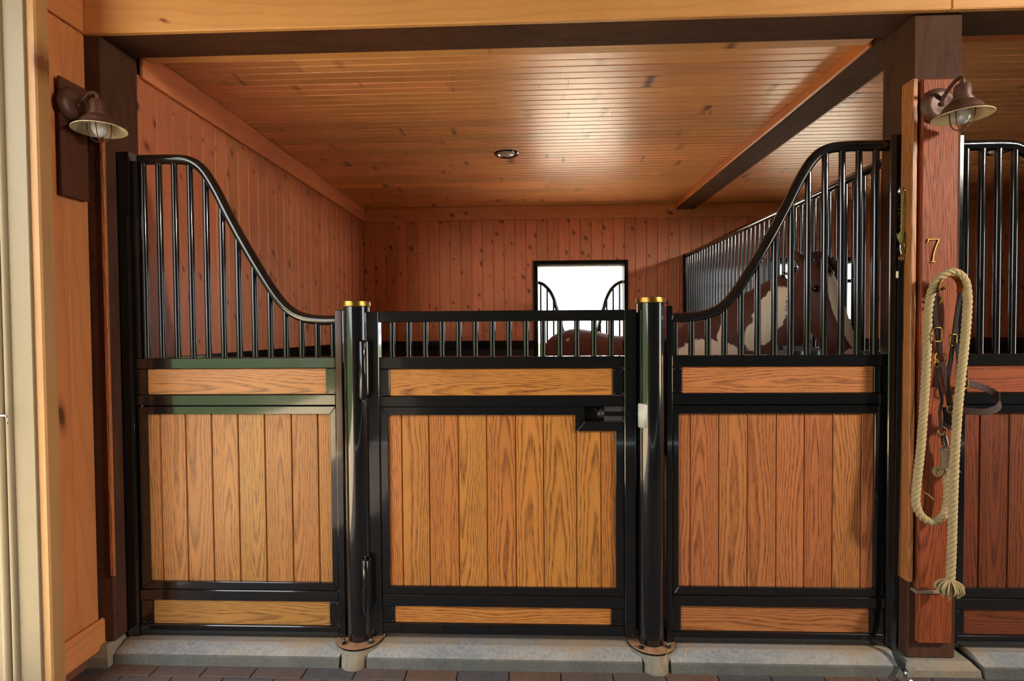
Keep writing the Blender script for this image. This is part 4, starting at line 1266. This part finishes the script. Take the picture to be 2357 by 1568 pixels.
# head
hax = (MUZ - POLL).normalized()
hlat = Vector((-0.88, -0.47, 0.0)).normalized()
hlat = (hlat - hax * hlat.dot(hax)).normalized()
hfr = hlat.cross(hax).normalized()
if hfr.y > 0: hfr = -hfr                       # towards the front of the face
HL = (MUZ - POLL).length
HEAD = [(-0.05, .050, .05, -.01), (0.0, .078, .088, -.012), (0.08, .094, .110, -.022), (0.18, .100, .128, -.034), (0.28, .092, .126, -.036), (0.40, .082, .116, -.034), (0.55, .070, .100, -.026), (0.70, .063, .088, -.020), (0.84, .064, .080, -.016), (0.96, .064, .074, -.016), (1.04, .046, .050, -.008), (1.09, .022, .026, -.010)]
loft([(POLL + hax * (f * HL) + hfr * o_, hlat * w, hfr * d) for f, w, d, o_ in HEAD], 22)
# ears
for s in (-1, 1):
    b0 = POLL + hlat * (0.062 * s) + UPV * 0.040 - hfr * 0.012
    tipv = b0 + UPV * 0.070 + hlat * (0.045 * s) - hfr * 0.01
    ax = (tipv - b0)
    loft([(b0 - ax * .25, hlat * .028, hfr * .026), (b0, hlat * .034, hfr * .028), (b0 + ax * .35, hlat * .037, hfr * .028), (b0 + ax * .7, hlat * .026, hfr * .020), (b0 + ax * 1.0, hlat * .008, hfr * .008)], 12)
# legs
def leg(pts):
    pts_ = []
    for (s, t_, z, rs, rt_) in pts:
        pts_.append((hp(s, t_, z), hd * rs, hr * rt_))
    loft(pts_, 14)
for t_ in (-0.15, 0.15):
    leg([(1.20, t_ * .9, 1.20, .15, .09), (1.22, t_, 0.98, .115, .085), (1.22, t_, 0.78, .075, .065), (1.22, t_, 0.60, .052, .048), (1.225, t_, 0.53, .055, .050), (1.215, t_, 0.45, .038, .034), (1.21, t_, 0.28, .030, .027), (1.215, t_, 0.21, .040, .036), (1.235, t_, 0.15, .036, .034), (1.255, t_, 0.115, .050, .048), (1.265, t_, 0.062, .062, .058)])
    leg([(-0.10, t_ * .95, 1.18, .24, .11), (-0.05, t_, 0.98, .20, .10), (0.00, t_, 0.80, .125, .08), (-0.10, t_, 0.68, .075, .06), (-0.20, t_, 0.58, .058, .046), (-0.235, t_, 0.53, .060, .046), (-0.225, t_, 0.44, .042, .036), (-0.215, t_, 0.28, .033, .030), (-0.210, t_, 0.21, .042, .038), (-0.19, t_, 0.15, .037, .035), (-0.17, t_, 0.115, .050, .048), (-0.16, t_, 0.062, .062, .058)])

tmp_me = mesh_from(HV, HF, True)
bm = bmesh.new(); bm.from_mesh(tmp_me); bmesh.ops.recalc_face_normals(bm, faces=bm.faces); bm.to_mesh(tmp_me); bm.free()
tmp_me.transform(Matrix.Translation(-HO))
tmp = bpy.data.objects.new('horse_shape', tmp_me)
COL.objects.link(tmp)
md = tmp.modifiers.new('remesh', 'REMESH'); md.mode = 'VOXEL'; md.voxel_size = 0.014; md.use_smooth_shade = True
ms = tmp.modifiers.new('smooth', 'SMOOTH'); ms.iterations = 10; ms.factor = 0.5
dg = bpy.context.evaluated_depsgraph_get()
body_me = bpy.data.meshes.new_from_object(tmp.evaluated_get(dg))
bpy.data.objects.remove(tmp, do_unlink=True)
for p in body_me.polygons: p.use_smooth = True

WHITE_PATCHES = [
    # centre, radii (world metres): shoulder and side, neck, blaze, muzzle, rump fleck
]
def coat():
    t = NT('pinto_coat')
    tc = t.n('ShaderNodeTexCoord')
    P = tc.outputs['Object']
    n1 = t.n('ShaderNodeTexNoise'); t.l(P, n1.inputs['Vector']); n1.inputs['Scale'].default_value = 7.0; n1.inputs['Detail'].default_value = 5.0; n1.inputs['Roughness'].default_value = 0.6
    dv = t.vmath('SUBTRACT', n1.outputs['Color'], (0.5, 0.5, 0.5))
    dv = t.vmath('MULTIPLY', dv, (0.16, 0.16, 0.16))
    Q = t.vmath('ADD', P, dv)
    hair = t.noise(t.vmath('MULTIPLY', P, (90, 90, 18)), 1.0, 3, 0.6)
    best = None
    for c, r, axes in PATCHES:
        d = t.vmath('SUBTRACT', Q if axes[1] else P, tuple(Vector(c) - HO))
        comps = []
        for ax_, rr in zip(axes[0], r):
            comps.append(t.math('POWER', t.math('ABSOLUTE', t.math('DIVIDE', t.vmath('DOT_PRODUCT', d, tuple(ax_)), rr)), 2.0))
        q = t.math('ADD', t.math('ADD', comps[0], comps[1]), comps[2])
        best = q if best is None else t.math('MINIMUM', best, q)
    best = t.math('ADD', best, t.math('MULTIPLY', t.math('SUBTRACT', hair, 0.5), 0.35))
    mask = t.ramp(t.math('MULTIPLY', best, 0.5), [(0.46, G1), (0.54, G0)])
    brown = t.mix(t.noise(P, 3.0, 3, 0.6), srgb(112, 62, 44), srgb(70, 38, 30))
    white = t.mix(t.noise(P, 5.0, 3, 0.6), srgb(252, 238, 206), srgb(240, 218, 180))
    col = t.mix(mask, brown, white)
    # pink skin at the muzzle
    dm = t.vmath('DISTANCE', P, tuple(MUZ + hax * 0.02 - HO))
    col = t.mix(t.math('MULTIPLY', t.math('MULTIPLY', t.ramp(dm, [(0.08, G1), (0.22, G0)]), mask), 0.7), col, srgb(214, 150, 124))
    col = t.mix(t.math('MULTIPLY', t.math('SUBTRACT', hair, 0.45), 0.35), col, srgb(60, 34, 26))
    t.l(col, t.b.inputs['Base Color'])
    t.set(Roughness=0.55, Specular_IOR_Level=0.3, Sheen_Weight=0.15)
    t.bump(hair, 0.15, 0.003)
    return t.m
AXW = ((Vector((1, 0, 0)), Vector((0, 1, 0)), Vector((0, 0, 1))), True)
AXB = ((hlat, hax, hfr), False)
ndir = (Vector((1.465, .570, 1.705)) - Vector((1.275, .805, 1.475))).normalized()
nlat = ndir.cross(UPV).normalized(); nver = nlat.cross(ndir)
AXN = ((ndir, nlat, nver), True)
na = Vector((0.116, -0.112, 0.307)).normalized()
nc = hr.copy(); nc = (nc - na * nc.dot(na)).normalized()
nb = na.cross(nc)
AXN = ((na, nb, nc), True)
sa = Vector((0.74, -0.67, 0)).normalized()
AXS = ((sa, UPV, sa.cross(UPV)), True)
PATCHES = [
    ((1.312, 0.622, 1.525), (0.195, 0.075, 0.20), AXN),
    ((1.06, 0.86, 1.285), (0.215, 0.125, 0.25), AXS),
    ((1.145, 0.80, 1.40), (0.035, 0.09, 0.12), AXS),
    ((1.562, 0.323, 1.585), (0.046, 0.270, 0.080), AXB),
    (tuple(MUZ + hfr * 0.03), (0.085, 0.10, 0.075), AXB),
    ((0.308, 1.858, 1.40), (0.028, 0.028, 0.028), AXW),
]
COAT = coat()
horse = link('horse', body_me, COAT, None, HO)
tag(horse, 'brown and white pinto horse with a wide white blaze standing in the stall', 'horse')
EYE = plain('horse_eye', srgb(18, 12, 10), 0.08, spec=0.8)
MANE = plain('mane_hair', srgb(70, 38, 30), 0.6, noise=0.5, nscale=60.0, col2=srgb(44, 24, 20))
eye_me = lathe_mesh([(0.0, -0.019), (0.010, -0.016), (0.017, -0.008), (0.019, 0.0), (0.017, 0.008), (0.010, 0.016), (0.0, 0.019)], 18, EYE)
for s in (-1, 1):
    link('eye', eye_me, None, horse, POLL + hax * (0.25 * HL) + hlat * (0.079 * s) + hfr * 0.030)
def hair(name, roots, flow, L, n, r=0.0032, side=None):
    V, F = [], []
    for i in range(n):
        u = rnd.random() * (len(roots) - 1); k = int(u); f = u - k
        p = roots[k].lerp(roots[min(k + 1, len(roots) - 1)], f) + Vector((rnd.uniform(-.014, .014), rnd.uniform(-.014, .014), rnd.uniform(-.006, .012)))
        fl = (flow(u) + Vector((rnd.uniform(-.25, .25), rnd.uniform(-.25, .25), rnd.uniform(-.15, .15)))).normalized()
        l = L * rnd.uniform(0.6, 1.1)
        out_ = side * 0.25 if side else Vector()
        pts = [p, p + (fl + out_ * 2).normalized() * l * .35, p + fl * l * .7 + out_ * l * .4 - UPV * l * .08, p + fl * l - UPV * l * .25 + out_ * l * .3]
        tube_data(catmull(pts, 2), [r, r, r, r * .9, r * .8, r * .6, r * .2], 4, False, True, V, F)
    return solid(name, horse, V, F, MANE, True)
crest = []
for i, (c, u, v) in enumerate(secs):
    if i >= 2: crest.append(c + v * 0.93)
crest.append(POLL + UPV * 0.06)
hair('mane', crest, lambda u: (hr * -1.0 + UPV * -0.6 + hd * -.15).normalized(), 0.15, 420, side=-hr)
fk = [POLL + UPV * 0.075 + hlat * -.03, POLL + UPV * 0.085, POLL + UPV * 0.075 + hlat * .03]
hair('forelock', fk, lambda u: (hax * 0.9 + hfr * 0.5).normalized(), 0.15, 160, side=hfr)
tl = hp(-0.42, 0, 1.30)
V, F = [], []
for i in range(160):
    o_ = Vector((rnd.uniform(-.03, .03), rnd.uniform(-.03, .03), rnd.uniform(-.02, .02)))
    sw = Vector((rnd.uniform(-.06, .06), rnd.uniform(-.06, .06), 0))
    tube_data(catmull([tl + o_ + hd * .03, tl + o_ - hd * .06 - UPV * .03, tl + o_ * 1.6 - hd * .10 - UPV * .35 + sw * .5, tl + o_ * 1.4 - hd * .08 - UPV * .78 + sw], 3), 0.004, 4, False, True, V, F)
solid('tail', horse, V, F, MANE, True)

# ================================================================== LOOSE HAY
def hay(pts, label):
    tag(tube('hay_strand', None, catmull(pts, 6), 0.0011, HAYM, 6), label, 'hay')
hay([(0.600, -0.060, 0.0785), (0.585, -0.082, 0.080), (0.572, -0.100, 0.079), (0.566, -0.114, 0.062), (0.572, -0.118, 0.045)], 'dry hay strand draped over the base of the latch-side round post')
hay([(0.700, -0.030, 0.070), (0.672, -0.045, 0.069), (0.660, -0.076, 0.050), (0.657, -0.088, 0.018), (0.660, -0.100, 0.002)], 'long dry hay strand hanging over the curb under the right stall panel')
hay([(1.612, -0.142, 0.800), (1.628, -0.146, 0.790), (1.645, -0.148, 0.772)], 'short bit of straw stuck in the lead rope')

# ================================================================== HOUSING ADDED AROUND THE UNSEEN AISLE LAMP (set above)
t = thing('aisle_lamp_housing', 'black housing added around the unseen aisle lamp, right of the view', 'lamp', flash.location)
o = link('housing', box_mesh(0.36, 0.36, 0.10, 0.01, BLACK), None, t, Vector(flash.location), rot=flash.rotation_euler)
o.location = flash.rotation_euler.to_matrix() @ Vector((0, 0, 0.056))
rod('bracket', t, Vector(flash.location) + Vector((0.06, -0.05, 0.08)), Vector((flash.location.x + 0.06, flash.location.y - 0.05, 3.219)), 0.012, BLACK)
